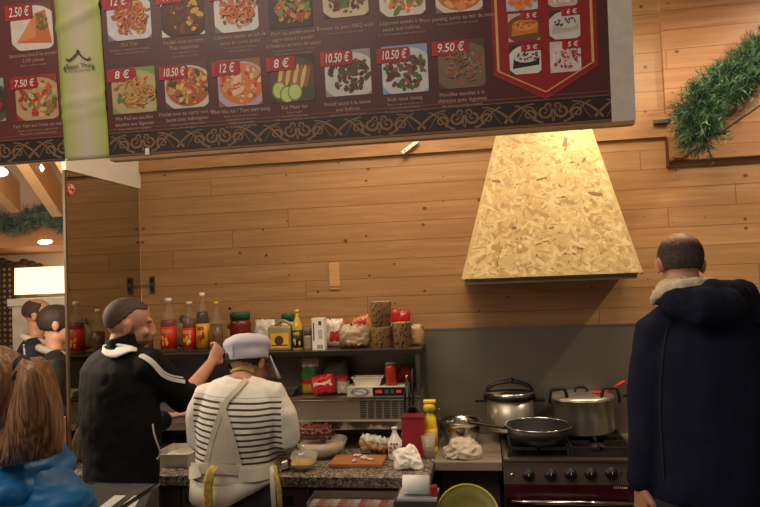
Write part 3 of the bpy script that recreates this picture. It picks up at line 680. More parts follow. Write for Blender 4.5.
garland('pine_garland', 'dusty green pine garland hung across the neighbouring room below the rafters', [W(x, y, 1.37) for x, y in ((-20, 215), (0, 222), (14, 226), (30, 218), (46, 214), (60, 222), (70, 226))], .11, 900, 5, .05,
        [pm('dusty_green_0', (66, 90, 80), .7, var=.2), pm('dusty_green_1', (100, 122, 108), .7, var=.2), pm('dusty_green_2', (128, 146, 132), .7, var=.2)])
# carved screen
def screen():
    a = W(-20, 264, 2.3); b = W(14, 264, 2.3); t = thing('carved_screen', 'dark carved wooden screen at the left edge behind the brown-haired customer', 'screen', ((a.x + b.x) / 2, 2.3, 0))
    bm = BM(); add_box(bm, (a.x - .5, 2.29, 0), (b.x, 2.33, b.z), 0)
    for i in range(9):
        for j in range(26):
            x = b.x - .04 - i * .06; z = b.z - .05 - j * .055; add_ell(bm, (x, 2.285, z), (.019, .012, .021), None, 1, 1)
    obj('panel', bm, [pm('carved_dark', (62, 46, 34), .7), pm('carved_pale', (140, 116, 90), .6)], t)
    bm = BM(); c = W(40, 268, 2.3); n = 13
    for i in range(n): f = i / (n - 1); add_ell(bm, (a.x - .3 + (c.x - a.x + .3) * f, 2.28, b.z + .03 - .05 * f * f + .02 * math.sin(i * 2)), (.055, .02, .035), None, 0, 2)
    obj('crest', bm, pm('carved_dark', (62, 46, 34), .7), t, True)
screen()
# glowing shade on white sideboard
a = W(14.5, 297, 2.0); b = W(63, 266, 2.0); t = thing('table_lamp', 'broad glowing lampshade on the white sideboard beyond the partition', 'lamp', ((a.x + b.x) / 2, 2.1, a.z + .0))
bm = BM(); cx = (a.x + b.x) / 2; rx = (b.x - a.x) / 2; pts = [(-1, a.z + .02), (1, a.z + .02), (.98, b.z), (-.98, b.z)]
add_prism(bm, [Vector((cx + s * rx, 2.0, z)) for s, z in pts], (0, .22, 0)); obj('lamp_shade', bm, pm('shade_cloth', (250, 222, 180), .7, emit=((255, 226, 176), 1.7)), t)
bm = BM(); add_lathe(bm, [(.06, 0), (.06, .01), (.015, .015), (.015, .022)], (cx, 2.1, a.z), 16); obj('base', bm, M_STEELD, t)
l = W(12, 299, 1.9); r_ = W(66, 299, 1.9); bm = BM()
t = thing('white_sideboard', 'white sideboard standing against the far wall of the neighbouring room', 'sideboard', ((l.x + r_.x) / 2, 2.1, 0))
add_box(bm, (l.x, 1.9, 0), (XM - .12, 2.5, l.z - .07)); obj('body', bm, pm('white_lacquer', (214, 206, 190), .4), t)
bm = BM(); add_box(bm, (l.x - .03, 1.87, l.z - .068), (XM - .1, 2.52, l.z), 0, .006); obj('top', bm, M_WHITE, t)
# pony wall of orange wood by the partition
a = WX(67, 418, XM - .02); zz = W(66, 418, YE - .05).z
bm = BM(); add_box(bm, (XM - .085, YE - .03, 0), (XM - .012, YE - .008, zz), 0, .002); struct('trim_7', bm, pm('orange_post', (196, 136, 84), .5, var=.1, scale=3, stretch=(3, 3, .6)))
# ================================================================ COUNTERS AND APPLIANCES
ZC = .88
YG = WZ(350, 477.5, ZC).y                       # granite front edge
XGR = XA(429.5, YG, ZC)
M_CAB = pm('cabinet_front', (86, 74, 62), .45, var=.08)
bm = BM(); add_box(bm, (XM + .002, YG, ZC - .045), (XGR, -.012, ZC), 0, .003)
solo('granite_worktop', bm, M_GRAN, 'speckled grey granite worktop running under the topping unit', 'worktop')
YS = WZ(465, 462, ZC).y; XSL = XGR + .002; XSR = XA(503, YS, ZC) - .004
bm = BM(); add_box(bm, (XSL, YS, ZC - .04), (XSR, -.014, ZC), 0, .003)
solo('steel_worktop', bm, pm('worktop_steel', (176, 162, 142), .42, .6, .12, 5), 'short steel worktop between the granite and the stove', 'worktop')
def cabinet(name, label, x0, x1, yf, doors, open_=False, recess=True):
    t = thing(name, label, 'cabinet', ((x0 + x1) / 2, yf / 2, 0)); zt_ = ZC - .047
    bm = BM(); add_box(bm, (x0, yf + .03, .08), (x1, -.02, zt_)); add_box(bm, (x0 + .01, yf + .08, 0), (x1 - .01, -.05, .08)); obj('body', bm, pm('cabinet_dark', (34, 28, 25), .6), t)
    n = len(doors) - 1
    for i in range(n):
        a, b = doors[i] + .004, doors[i + 1] - .004; bm = BM(); add_box(bm, (a, yf + .008, .1), (b, yf + .029, zt_ - .012), 0, .002); d = obj('door', bm, M_CAB, t)
        if recess:
            c = (a + b) / 2; bm = BM(); add_box(bm, (c - .10, yf + .0065, zt_ - .085), (c + .10, yf + .0085, zt_ - .045), 0, .0); obj('handle', bm, M_BLACK, d)
YD = YG + .02
dx = [XM + .01, XA(180, YD, .8), XA(232, YD, .8), XA(310, YD, .8), XGR - .012]
cabinet('base_cabinet', 'brown base cabinet under the granite worktop with dark recessed handles', XM + .008, XGR - .01, YD, dx)
cabinet('base_cabinet', 'dark open base cabinet under the short steel worktop', XSL + .004, XSR - .002, YS + .18, [XSL + .01, XSR - .01], recess=False)

# ---------------------------------------------------------------- topping unit with shelf
YT = -.36
def topping():
    xr = XA(420, YT, 1.1); z0 = W(350, 430, YT).z; z1 = W(350, 397.5, YT).z; zs_ = W(300, 352, YT).z
    t = thing('topping_unit', 'long refrigerated steel topping unit with a shelf standing on the granite worktop', 'topping unit', ((XM + xr) / 2, -.2, ZC))
    bm = BM(); add_box(bm, (XM + .004, YT + .012, z0), (xr, -.03, z1 - .002), 0, .004); obj('body', bm, M_STEEL, t)
    zf = W(350, 421, YT).z; bm = BM(); add_box(bm, (XM + .004, YT - .002, z0 + .001), (xr - .001, YT + .0115, zf), 0, .003); obj('lower_rail', bm, M_CHROME, t)
    bm = BM(); add_box(bm, (XM + .005, YT - .003, z1 - .014), (xr - .001, YT + .0115, z1 + .004), 0, .003); obj('upper_rail', bm, M_CHROME, t)
    bm = BM()                                    # louvres
    xa, xb = XA(359, YT, 1.08), XA(407, YT, 1.08); za, zb2 = W(380, 419, YT).z, W(380, 401, YT).z
    for c in range(6):
        for r in range(10):
            w_ = (xb - xa) / 6; x = xa + c * w_ + .004; z = za + (zb2 - za) * (r + .5) / 10; add_box(bm, (x, YT + .0095, z - .0024), (x + w_ - .010, YT + .0122, z + .0024))
    o = obj('vent_louvres', bm, pm('vent_dark', (40, 36, 32), .5), t); o['kind'] = 'stuff'
    bm = BM(); add_box(bm, (XM + .01, YT, zs_ - .012), (xr + .01, -.02, zs_), 0, .002); obj('shelf', bm, pm('shelf_steel', (112, 104, 94), .4, .8), t)
    bm = BM(); add_box(bm, (XM + .01, YT - .006, zs_ - .022), (xr + .012, YT + .0, zs_ + .003), 0, .002); obj('shelf_edge', bm, pm('shelf_edge_dark', (62, 56, 50), .35, .8), t)
    for x in (xr - .004, XM + .02):
        for y in (YT + .012, -.05):
            bm = BM(); add_box(bm, (x - .010, y - .008, z1 - .0), (x + .010, y + .008, zs_ - .012)); obj('post', bm, M_STEELD, t)
    bm = BM(); add_box(bm, (xr - .006, YT + .02, z1), (xr - .001, -.04, zs_ - .013)); obj('side_pane', bm, glass('smoked_glass', (90, 86, 80), .05, .25), t)
    for x in (XM + .1, xr - .1):
        for y in (YT + .05, -.08): bm = BM(); add_lathe(bm, [(.016, ZC), (.016, z0 + .002)], (x, y, 0), 12); obj('leg', bm, M_STEELD, t)
    # control strip
    ca, cb = XA(347, YT - .01, z1), XA(407, YT - .01, z1); zc0 = z1 + .004; zc1 = W(378, 387, YT - .01).z
    bm = BM(); add_box(bm, (ca, YT - .004, zc0), (cb, YT + .12, zc1), 0, .002); s = obj('control_box', bm, pm('control_grey', (186, 182, 170), .4), t)
    k = (cb - ca) / 60; zm = (zc0 + zc1) / 2; hh = (zc1 - zc0)
    bm = BM(); add_box(bm, (ca + 26 * k, YT - .0055, zc0 + .003), (cb - .6 * k, YT - .0035, zc1 - .003)); obj('display', bm, M_BLACK, s)
    T = lambda x, z: Matrix.Translation((x, YT - .0062, z)) @ Matrix.Rotation(R(90), 4, 'X')
    bm = BM(); add_text(bm, '888', T(ca + 32 * k, zm), hh * .45, 0, 6.5 * k); add_text(bm, '88', T(ca + 52 * k, zm), hh * .45, 0, 5 * k)
    obj('display_digits', bm, pm('red_led', (230, 60, 40), .4, emit=((255, 70, 50), .45)), s)
    bm = BM(); add_box(bm, (ca + 38 * k, YT - .0065, zm - hh * .2), (ca + 42 * k, YT - .0054, zm + hh * .2)); add_box(bm, (ca + 44 * k, YT - .0065, zm - hh * .2), (ca + 47 * k, YT - .0054, zm + hh * .2)); obj('button', bm, pm('button_green', (50, 84, 60), .5), s)
    bm = BM(); Mx = Matrix.Translation((ca + 13 * k, YT - .0042, zm)) @ Matrix.Rotation(R(90), 4, 'X') @ Matrix.Diagonal((2.3, 1, 1, 1)); add_lathe(bm, [(hh * .33, 0), (hh * .42, 0), (hh * .42, .001), (hh * .33, .001), (hh * .33, 0)], Mx, 28, cap=False)
    add_loft(bm, [(ca + (6 + 2 * i) * k, YT - .0045, zm + hh * .16 * math.sin(i * .9 - .6)) for i in range(8)], [.0014] * 8, None, 6); obj('badge', bm, pm('badge_grey', (104, 104, 100), .4), s)
    return z1 + .004, zs_, xr
ZL, ZU, XTR = topping()

# ---------------------------------------------------------------- bottles and jars
def bottle(px, top, base, w, Y, z, label, liquid, lab=None, lab2=None, capc=(230, 228, 222), fill=.62, group='bottles on the shelf', gl=(196, 186, 160), neck=.22, lz=(.08, .48), name='sauce_bottle', cat='bottle', glz=.12, capn='cap'):
    k = K(px, Y, z); H = (base - top) * k; r = w * k / 2; X = XA(px, Y, z)
    t = thing(name, label, cat, (X, Y, z), group); nr = r * .34
    prof = [(0, 0), (r * .92, 0), (r, .01), (r, H * .55), (r * .86, H * .64), (r * .5, H * .76), (nr, H * .84), (nr, H * .955)]
    inner = [(0, .003)] + [(a * .95, b) for a, b in prof[2:] if b < H * fill]; 
    def rad(z_):
        for (a, b), (c, d) in zip(prof, prof[1:]):
            if b <= z_ <= d and d > b: return a + (c - a) * (z_ - b) / (d - b)
        return nr
    rt = rad(H * fill) * .95; inner += [(rt, H * fill), (0, H * fill)]
    bm = BM(); add_lathe(bm, prof, (X, Y, z), 20); obj('bottle_body', bm, glass('clear_%d_%d_%d' % gl, gl, .06, glz), t, True)
    bm = BM(); add_lathe(bm, inner, (X, Y, z), 20); obj('liquid', bm, pm('liquid_%d_%d_%d' % liquid, liquid, .25), t, True)
    bm = BM(); add_lathe(bm, [(0, H * .93), (nr * 1.25, H * .93), (nr * 1.25, H * .995), (nr, H), (0, H)], (X, Y, z), 16); obj(capn, bm, pm('cap_%d_%d_%d' % capc, capc, .4), t)
    if lab:
        bm = BM(); add_lathe(bm, [(r * 1.012, H * lz[0]), (r * 1.02, H * lz[0]), (r * 1.02, H * lz[1]), (r * 1.012, H * lz[1]), (r * 1.012, H * lz[0])], (X, Y, z), 24, cap=False)
        l = obj('label_band', bm, pm('label_%d_%d_%d' % lab, lab, .5, var=.05), t, True)
        if lab2:
            bm = BM(); zc = H * (lz[0] * .62 + lz[1] * .38); h2 = H * (lz[1] - lz[0]) * .22
            for i in range(7):
                a = R(-90 + random.uniform(-38, 38)); q = r * 1.03; add_ell(bm, (X + q * math.cos(a), Y + q * math.sin(a), z + zc + random.uniform(-1, 1) * h2), (r * .17, r * .05, h2 * .6), Matrix.Rotation(a + R(90), 3, 'Z'), 0, 1)
            for i in range(3):
                a = R(-90 + i * 22 - 22); add_box(bm, (-r * .14, -.001, 0), (r * .14, .001, H * (lz[1] - lz[0]) * .16), 0, 0, Matrix.Translation((X + r * 1.02 * math.cos(a), Y + r * 1.02 * math.sin(a), z + H * (lz[1] - (lz[1] - lz[0]) * .28))) @ Matrix.Rotation(a + R(90), 4, 'Z'))
            obj('label_print', bm, pm('label2_%d_%d_%d' % lab2, lab2, .5), l)
    return t
YB1 = -.22
bottle(147, 312, 357, 13, YB1, ZU, 'half hidden dark red sauce bottle just right of the man in the black tracksuit', (84, 22, 14), None, None, (226, 222, 216), .5)
bottle(169.5, 302, 356, 16, YB1, ZU, 'white-capped bottle with large red label and yellow fruit motif, leftmost of the two red-labelled bottles', (120, 26, 14), (196, 34, 24), (226, 150, 60), (226, 222, 214), .6)
bottle(190.5, 306, 356, 15, YB1, ZU, 'red-labelled bottle standing directly left of the tall soy sauce bottle', (110, 24, 14), (200, 38, 26), (232, 190, 60), (196, 190, 176), .58)
bottle(203.5, 295, 354, 13, YB1 - .02, ZU, 'tallest bottle on the shelf, dark soy sauce with yellow label and white cap', (28, 14, 10), (214, 156, 40), (150, 40, 34), (232, 228, 220), .68)
bottle(217.5, 304, 354, 12, YB1 - .03, ZU, 'slim brown bottle with yellow cap held by the raised hand', (92, 52, 24), None, None, (206, 166, 60), .55)
bottle(231, 311, 353, 7, -.12, ZU, 'very thin dark bottle behind the jar with the green lid', (56, 30, 18), (200, 160, 60), None, (60, 50, 40), .6)
bottle(81, 318, 357, 14, -.10, ZU, 'dark bottle at the far left end of the shelf', (60, 20, 14), None, None, (60, 50, 40), .6) if False else None
def soft_bag(px, py0, py1, w, Y, z, label, cols, name='food_packet', cat='packet', depth=.05, group=None, tilt=0, amp=.012, seed=0, band=None, gloss=.35):
    """crumpled pack: pillow with folds, sealed ends"""
    k = K(px, Y, z); W_ = w * k; H = (py1 - py0) * k; X = XA(px, Y, z); rnd = random.Random(seed); bm = BM(); nu, nv = 16, 14; rows = [[], []]
    from mathutils import noise
    for s in (0, 1):
        for j in range(nv + 1):
            r = []
            for i in range(nu + 1):
                u = i / nu * 2 - 1; v = j / nv; pil = max(0, (1 - abs(u) ** 2.6) * (1 - abs(v * 2 - 1) ** 3.5)) ** .6
                q = noise.noise(Vector((u * 2.2 + seed, v * 3 + seed * 1.7, s * 9))) ; q2 = noise.noise(Vector((u * 6 + seed, v * 7, s * 5 + seed)))
                y = (1 if s else -1) * (pil * depth * .5 * (1 + .35 * q2) + .0006)
                r.append(bm.verts.new(Vector((u * W_ / 2 * (1 - .06 * math.cos(v * 6.28)) + q * amp * .6, y + q * amp * .2, v * H + (q2 * amp if 0 < j else 0)))))
            rows[s].append(r)
    for s in (0, 1):
        for j in range(nv):
            for i in range(nu):
                f = bm.faces.new((rows[s][j][i], rows[s][j][i + 1], rows[s][j + 1][i + 1], rows[s][j + 1][i])); v = (j + .5) / nv; mi = 0
                if band:
                    for b in band:
                        if b[0] <= v <= b[1] and b[2] <= (i + .5) / nu <= b[3]: mi = b[4]
                f.material_index = mi
    bmesh.ops.remove_doubles(bm, verts=bm.verts[:], dist=.0015)
    M = Matrix.Translation((X, Y, z + .002)) @ Matrix.Rotation(R(tilt), 4, 'Y'); bmesh.ops.transform(bm, matrix=M, verts=bm.verts[:])
    mn = min(v.co.z for v in bm.verts); bmesh.ops.translate(bm, verts=bm.verts[:], vec=(0, 0, z + .0008 - mn))
    return solo(name, bm, [pm('pack_%d_%d_%d' % c, c, gloss, var=.25, scale=25, bump=.2) for c in cols], label, cat, group, True)
soft_bag(180, 309, 340, 17, -.10, ZU, 'pale green packet leaning behind the red-labelled bottles', [(150, 160, 120), (40, 50, 36)], tilt=18, seed=3, band=[(.8, 1, 0, 1, 1)])
# jar with green lid
def jar(px, top, base, w, Y, z, label, body, lid, lidh=.3, name='jar', cat='jar', group=None, bodymat=None):
    k = K(px, Y, z); H = (base - top) * k; r = w * k / 2; X = XA(px, Y, z); t = thing(name, label, cat, (X, Y, z), group)
    bm = BM(); add_lathe(bm, [(0, 0), (r * .9, 0), (r, .008), (r, H * (1 - lidh) * .85), (r * .88, H * (1 - lidh)), (0, H * (1 - lidh))], (X, Y, z), 24); obj('jar_body', bm, bodymat or pm('jar_%d_%d_%d' % body, body, .3, scale=40), t, True)
    bm = BM(); add_lathe(bm, [(0, H * (1 - lidh) + .0005), (r * .95, H * (1 - lidh) + .0005), (r * .97, H * .97), (r * .9, H), (0, H)], (X, Y, z), 24); obj('lid', bm, pm('lid_%d_%d_%d' % lid, lid, .4), t)
    return t
jar(241, 315, 352, 21, -.14, ZU, 'wide red jar with dark green screw lid', (104, 26, 20), (32, 84, 46), .2)
jar(252, 335, 352, 8, -.26, ZU, 'small dark jar tucked behind the white cap', (60, 34, 24), (120, 30, 24), .25)
soft_bag(266, 322, 351, 22, -.15, ZU, 'crumpled whitish plastic bag between the red jar and the plastic jug', [(200, 190, 172)], seed=9, depth=.06)
# jug
def jug():
    px, Y = 281.5, -.24; k = K(px, Y, ZU); X = XA(px, Y, ZU); w = 23 * k; H = 24 * k
    t = thing('plastic_jug', 'square translucent plastic jug with moulded handle and yellow label', 'jug', (X, Y, ZU))
    bm = BM(); add_box(bm, (X - w / 2, Y - .035, ZU), (X + w / 2, Y + .035, ZU + H), 0, .010); obj('jug_body', bm, pm('jug_olive', (150, 134, 96), .35), t, True)
    bm = BM(); c = Vector((X + .1 * w, Y, ZU + H)); add_tube(bm, [c + Vector((w * (-.42 + .84 * i / 8 * 1), 0, .030 * math.sin(math.pi * i / 8) - .003)) for i in range(9)], .009, 8); obj('handle', bm, pm('jug_olive', (150, 134, 96), .35), t, True)
    bm = BM(); add_lathe(bm, [(0, 0), (.013, 0), (.013, .02), (0, .02)], (X - w * .35, Y, ZU + H - .002), 14); obj('cap', bm, M_WHITE, t)
    bm = BM(); add_box(bm, (X - w * .38, Y - .0365, ZU + H * .12), (X + w * .42, Y - .0352, ZU + H * .72)); l = obj('label', bm, pm('jug_yellow', (220, 172, 46), .5), t)
    bm = BM(); add_ell(bm, (X, Y - .037, ZU + H * .42), (w * .2, .001, H * .2)); add_box(bm, (X - w * .34, Y - .0375, ZU + H * .2), (X + w * .38, Y - .0366, ZU + H * .25)); obj('label_print', bm, pm('jug_print', (70, 50, 40), .5), l)
jug()
jar(289, 317, 351, 14, -.10, ZU, 'white tub with green lid behind the plastic jug', (214, 208, 190), (46, 96, 56), .25, 'plastic_tub', 'tub')
bottle(298, 312, 352, 11, -.25, ZU, 'yellow squeeze bottle with pointed cap and black label', (200, 160, 40), (40, 34, 24), (214, 176, 60), (222, 186, 60), .8, gl=(212, 172, 50), glz=.9, lz=(.06, .5), name='squeeze_bottle')
jar(308.5, 330, 351, 9, -.25, ZU, 'small glass spice jar with grey lid left of the white carton', (150, 130, 108), (110, 104, 98), .3)
def carton():
    px, Y = 320, -.25; k = K(px, Y, ZU); X = XA(px, Y, ZU); w = 12.5 * k; H = 31.5 * k
    t = thing('milk_carton', 'tall narrow white carton with black print on the shelf', 'carton', (X, Y, ZU)); bm = BM(); add_box(bm, (X - w / 2, Y - .03, ZU), (X + w / 2, Y + .03, ZU + H), 0, .002); obj('box', bm, pm('carton_white', (222, 218, 206), .5, var=.04), t)
    bm = BM(); f = Y - .0312
    add_box(bm, (X + w * .05, f, ZU + H * .78), (X + w * .3, f + .001, ZU + H * .9)); 
    for i in range(5): add_box(bm, (X + w * .02, f, ZU + H * (.36 + .06 * i)), (X + w * .34, f + .001, ZU + H * (.375 + .06 * i)))
    for i in range(7): add_box(bm, (X - w * .1 + w * .07 * i, f, ZU + H * .04), (X - w * .1 + w * (.07 * i + .035), f + .001, ZU + H * .16))
    add_box(bm, (X - w * .40, f, ZU + H * .3), (X - w * .3, f + .001, ZU + H * .85)); obj('print', bm, pm('carton_print', (70, 66, 60), .5), t)
carton()
RED = (176, 30, 30)
soft_bag(334, 322, 350, 20, -.15, ZU, 'white and red crumpled food bag beside the white carton', [(214, 200, 186), RED], seed=11, band=[(.25, .6, .35, .9, 1)], depth=.07, name='food_bag', cat='bag')
soft_bag(350, 318, 340, 20, -.06, ZU, 'dark red snack bag standing behind the noodle bag', [RED, (120, 20, 22)], seed=12, name='food_bag', cat='bag', depth=.06)
soft_bag(355, 328, 351, 31, -.235, ZU, 'clear bag of pale noodles slumped at the shelf front', [(150, 126, 94), (176, 160, 136), (104, 88, 60)], seed=13, band=[(0, .16, 0, 1, 2), (.7, 1, .1, .6, 1)], depth=.09, amp=.02, name='food_bag', cat='bag')
soft_bag(367, 317, 345, 20, -.13, ZU, 'orange pink packet between the noodle bag and the cups', [(196, 120, 84), RED], seed=14, tilt=-14, band=[(.5, .85, .2, .8, 1)], name='food_bag', cat='bag')
soft_bag(396, 312, 345, 22, -.08, ZU, 'red packet standing behind the patterned paper cups', [RED, (226, 200, 190)], seed=15, tilt=10, band=[(.4, .55, 0, 1, 1)], name='food_bag', cat='bag')
soft_bag(412, 329, 350, 24, -.16, ZU, 'flat tan paper pack at the right end of the shelf', [(186, 146, 104)], seed=16, depth=.05)
def cup(px, top, base, wt, wb, Y, z, label, group):
    k = K(px, Y, z); H = (base - top) * k; a = wb * k / 2; b = wt * k / 2; X = XA(px, Y, z); t = thing('paper_cup', label, 'cup', (X, Y, z), group); bm = BM()
    add_lathe(bm, [(0, .002), (a * .94, .002), (a, 0), (b, H - .002), (b * 1.03, H), (b * .96, H - .001), (a * .93, .004), (0, .004)], (X, Y, z), 28)
    n = NT('cup_paper'); v = n.coord('Object'); mp = n.new('Mapping'); n.lk(v, mp.inputs[0]); mp.inputs['Rotation'].default_value = (.4, .5, .7)
    q = n.vor(mp.outputs[0], 75, out='Distance'); q2 = n.noise(v, 60, 2); m_ = n.math('MULTIPLY', n.math('LESS_THAN', q, .42), n.math('GREATER_THAN', q2, .47))
    n.col(n.mix(m_, lin((186, 150, 104)), lin((72, 52, 34)))); n.set(Roughness=.7)
    obj('cup_wall', bm, MATS.setdefault('cup', n.m), t, True)
gc = 'brown patterned paper cups'
cup(382, 330, 351, 21, 19, -.24, ZU, 'lower brown patterned paper cup of the left stack', gc)
zc_ = ZU + 21 * K(382, -.24, ZU); cup(381.5, 305, 330, 21.5, 19, -.24, zc_ + .001, 'upper brown patterned paper cup standing on another cup', gc)
cup(402.5, 325.5, 350.5, 20, 18, -.24, ZU, 'brown patterned paper cup standing alone right of the stacked pair', gc)

# ---------------------------------------------------------------- lower level of the topping unit
Yl = -.27
soft_bag(311, 362, 396, 17, Yl + .03, ZL, 'yellow and green food bag standing on the topping unit', [(206, 170, 40), (50, 112, 50), (206, 190, 160), (186, 40, 32)], seed=21, band=[(.42, .8, 0, 1, 1), (.8, 1, 0, 1, 2), (.3, .42, 0, 1, 3)], depth=.06, name='food_bag', cat='bag')
soft_bag(325, 377, 396, 24, Yl - .04, ZL, 'red and white packet lying in front of the yellow and green bag', [(176, 30, 34), (214, 190, 180)], seed=22, tilt=-8, band=[(.5, .62, .1, .9, 1)], depth=.05, name='food_bag', cat='bag')
soft_bag(343, 378, 396, 13, Yl, ZL, 'clear plastic bag with red print right of the red packet', [(196, 184, 170), (180, 50, 46)], seed=23, band=[(.75, 1, 0, 1, 1)], depth=.06, name='food_bag', cat='bag')
soft_bag(336, 360, 390, 26, Yl + .12, ZL, 'large dull clear bag standing behind the coloured packets', [(110, 104, 90)], seed=24, depth=.07, name='food_bag', cat='bag')
def tray(px, py, w, Y, z, label, h=.045, col=(214, 200, 180), fill=(150, 100, 66), name='food_tray', d=.10):
    k = K(px, Y, z); X = XA(px, Y, z); W_ = w * k / 2; t = thing(name, label, 'tray', (X, Y, z)); bm = BM(); s = .8
    def ringp(q, zz, e=0): return [(X - W_ * q + e, Y - d / 2 * q + e, zz), (X + W_ * q - e, Y - d / 2 * q + e, zz), (X + W_ * q - e, Y + d / 2 * q - e, zz), (X - W_ * q + e, Y + d / 2 * q - e, zz)]
    rs = [ringp(s, z), ringp(1, z + h), ringp(1.06, z + h), ringp(1.06, z + h + .003), ringp(.98, z + h + .003), ringp(s, z + .004, .003)]
    vs = [[bm.verts.new(p) for p in r] for r in rs]; bm.faces.new(vs[0]); bm.faces.new(vs[-1])
    for a, b in zip(vs, vs[1:]):
        for i in range(4): bm.faces.new((a[i], a[(i + 1) % 4], b[(i + 1) % 4], b[i]))
    obj('tray_shell', bm, pm('tray_%d_%d_%d' % col, col, .5), t)
    bm = BM(); add_ell(bm, (X, Y, z + h * .55), (W_ * .85, d * .4, h * .42)); o = obj('contents', bm, pm('tfill_%d_%d_%d' % fill, fill, .6, var=.4, scale=60, bump=.5), t, True)
    return t
def onbox():
    z = W(378, 387, YT - .01).z
    return z
zb_ = onbox() + .0005
tray(368.5, 386, 30, YT + .062, zb_, 'cream foam tray of minced food on top of the control box', .040, d=.08, name='foam_tray')
jar(391.5, 363, 386, 12, YT + .05, zb_, 'clear glass of red sauce standing on the control box', (150, 40, 30), (120, 110, 100), .12, 'sauce_glass', 'glass')
soft_bag(402, 374, 397, 13, YT + .19, ZL, 'crumpled red packet at the right end of the topping unit', [(170, 34, 28)], seed=27, depth=.06, tilt=14)
def ladle():
    X = XA(412.5, YT - .03, 1.1); t = thing('hanging_ladle', 'black ladle hanging in front of the right end of the topping unit', 'ladle', (X, YT - .03, 1.0))
    z0 = W(413, 415, YT - .03).z; z1 = W(413, 372, YT - .03).z
    bm = BM(); add_tube(bm, [(X, YT - .022, z0), (X + .003, YT - .026, (z0 + z1) / 2), (X + .005, YT - .022, z1), (X + .005, YT - .012, z1 + .012), (X + .005, YT + .006, z1 + .01)], .005, 8); obj('handle', bm, M_BLACK, t, True)
    bm = BM(); add_lathe(bm, [(0, -.028), (.02, -.024), (.033, -.006), (.035, .004), (.031, .004), (.018, -.018), (0, -.022)], Matrix.Translation((X, YT - .04, z0 + .01)) @ Matrix.Rotation(R(75), 4, 'X'), 20); obj('bowl', bm, M_IRON, t, True)
    X2 = XA(406, YT - .03, 1.2); z = W(407, 378, YT - .03).z
    t2 = thing('tongs', 'dark tongs with shiny tip hanging beside the black ladle', 'tongs', (X2, YT - .03, 1.0)); 
    for s in (-1, 1): bm = BM(); add_tube(bm, [(X2 + .004, YT - .014, z), (X2 + s * .012, YT - .02, z - .10), (X2 + s * .010, YT - .02, z - .18)], .004, 6); obj('arm', bm, M_BLACK, t2, True)
    bm = BM(); add_ell(bm, (X2 + .004, YT - .016, z + .004), (.009, .009, .010), None, 0, 2); obj('hinge', bm, M_CHROME, t2, True)
ladle()
tray(176, 381, 36, Yl, ZL, 'pale tray of sliced yellow food on the topping unit behind the two cooks', .035, (200, 190, 170), (160, 128, 60))
tray(285, 396, 26, Yl, ZL, 'dark flat tray with dull lid on the topping unit right of the white cap', .03, (66, 60, 52), (90, 80, 66), 'dark_tray')

# ---------------------------------------------------------------- things on the granite
def crumple(px, py0, py1, w, Y, z, label, name, cat, mat, seed, d=.10):
    k = K(px, Y, z); X = XA(px, Y, z); H = (py1 - py0) * k; bm = BM(); vs = add_ell(bm, (0, 0, 0), (1, 1, 1), None, 0, 5)
    from mathutils import noise
    for v in vs:
        p = v.co.copy(); q = noise.noise(p * 1.2 + Vector((seed, 0, 0))) * .34 - abs(noise.noise(p * 2.2 + Vector((0, seed, 0)))) * .30 + abs(noise.noise(p * 5 + Vector((0, seed, 4)))) * .10
        v.co = Vector((p.x * w * k / 2, p.y * d / 2, max(p.z, -.35) * H * .74)) * (1 + q)
    mn = min(v.co.z for v in vs)
    for v in vs: v.co += Vector((X, Y, z - mn + .0006))
    return solo(name, bm, mat, label, cat, None, True)
ZG = ZC
def wz(py, px, Y): return W(px, py, Y).z
def glass_bowl(px, top, base, w, z, label, name='glass_bowl', fill=(214, 170, 84), wall=None, base_r=.55, cat='bowl', mat=None, lvl=.5, Y=None):
    Y = Y if Y is not None else WZ(px, base, z).y + w * K(px, -.6, z) * base_r / 2; k = K(px, Y, z); X = XA(px, Y, z); r = w * k / 2; H = (base - top) * k * .85
    t = thing(name, label, cat, (X, Y, z)); b = r * base_r; bm = BM(); th = .003
    add_lathe(bm, [(0, 0), (b, 0), (r * .86, H * .4), (r, H), (r - th, H), (r * .86 - th, H * .42), (b - th, th), (0, th)], (X, Y, z), 32, cap=False); obj('bowl_wall', bm, mat or glass('bowl_glass', (210, 206, 190), .04, .28), t, True)
    if fill: bm = BM(); add_lathe(bm, [(0, th + .0006), (b - 2 * th, th + .0006), (r * .83 - th, H * .4), (r * .86 - th, H * lvl), (0, H * lvl)], (X, Y, z), 28); obj('contents', bm, pm('bfill_%d_%d_%d' % fill, fill, .35, scale=30), t, True)
    return t
glass_bowl(303, 454, 472, 31, ZG, 'clear glass bowl of yellow sauce on the granite')
for i in range(4):
    px, Y = 273, WZ(273, 473, ZG).y + .06; k = K(px, Y, ZG); X = XA(px, Y, ZG); r = 18 * k; z = ZG + i * .009; bm = BM()
    add_lathe(bm, [(0, 0), (r * .6, 0), (r, .013), (r, .0155), (r * .62, .004), (0, .004)], (X, Y, z), 32, cap=False)
    t = solo('white_plate', bm, M_WHITE, ['lowest white plate of the stack beside the glass bowl', 'second lowest white plate of the stack beside the glass bowl', 'third white plate up in the stack beside the glass bowl', 'topmost white plate of the stack beside the glass bowl'][i], 'plate', 'stacked white plates beside the glass bowl', True)
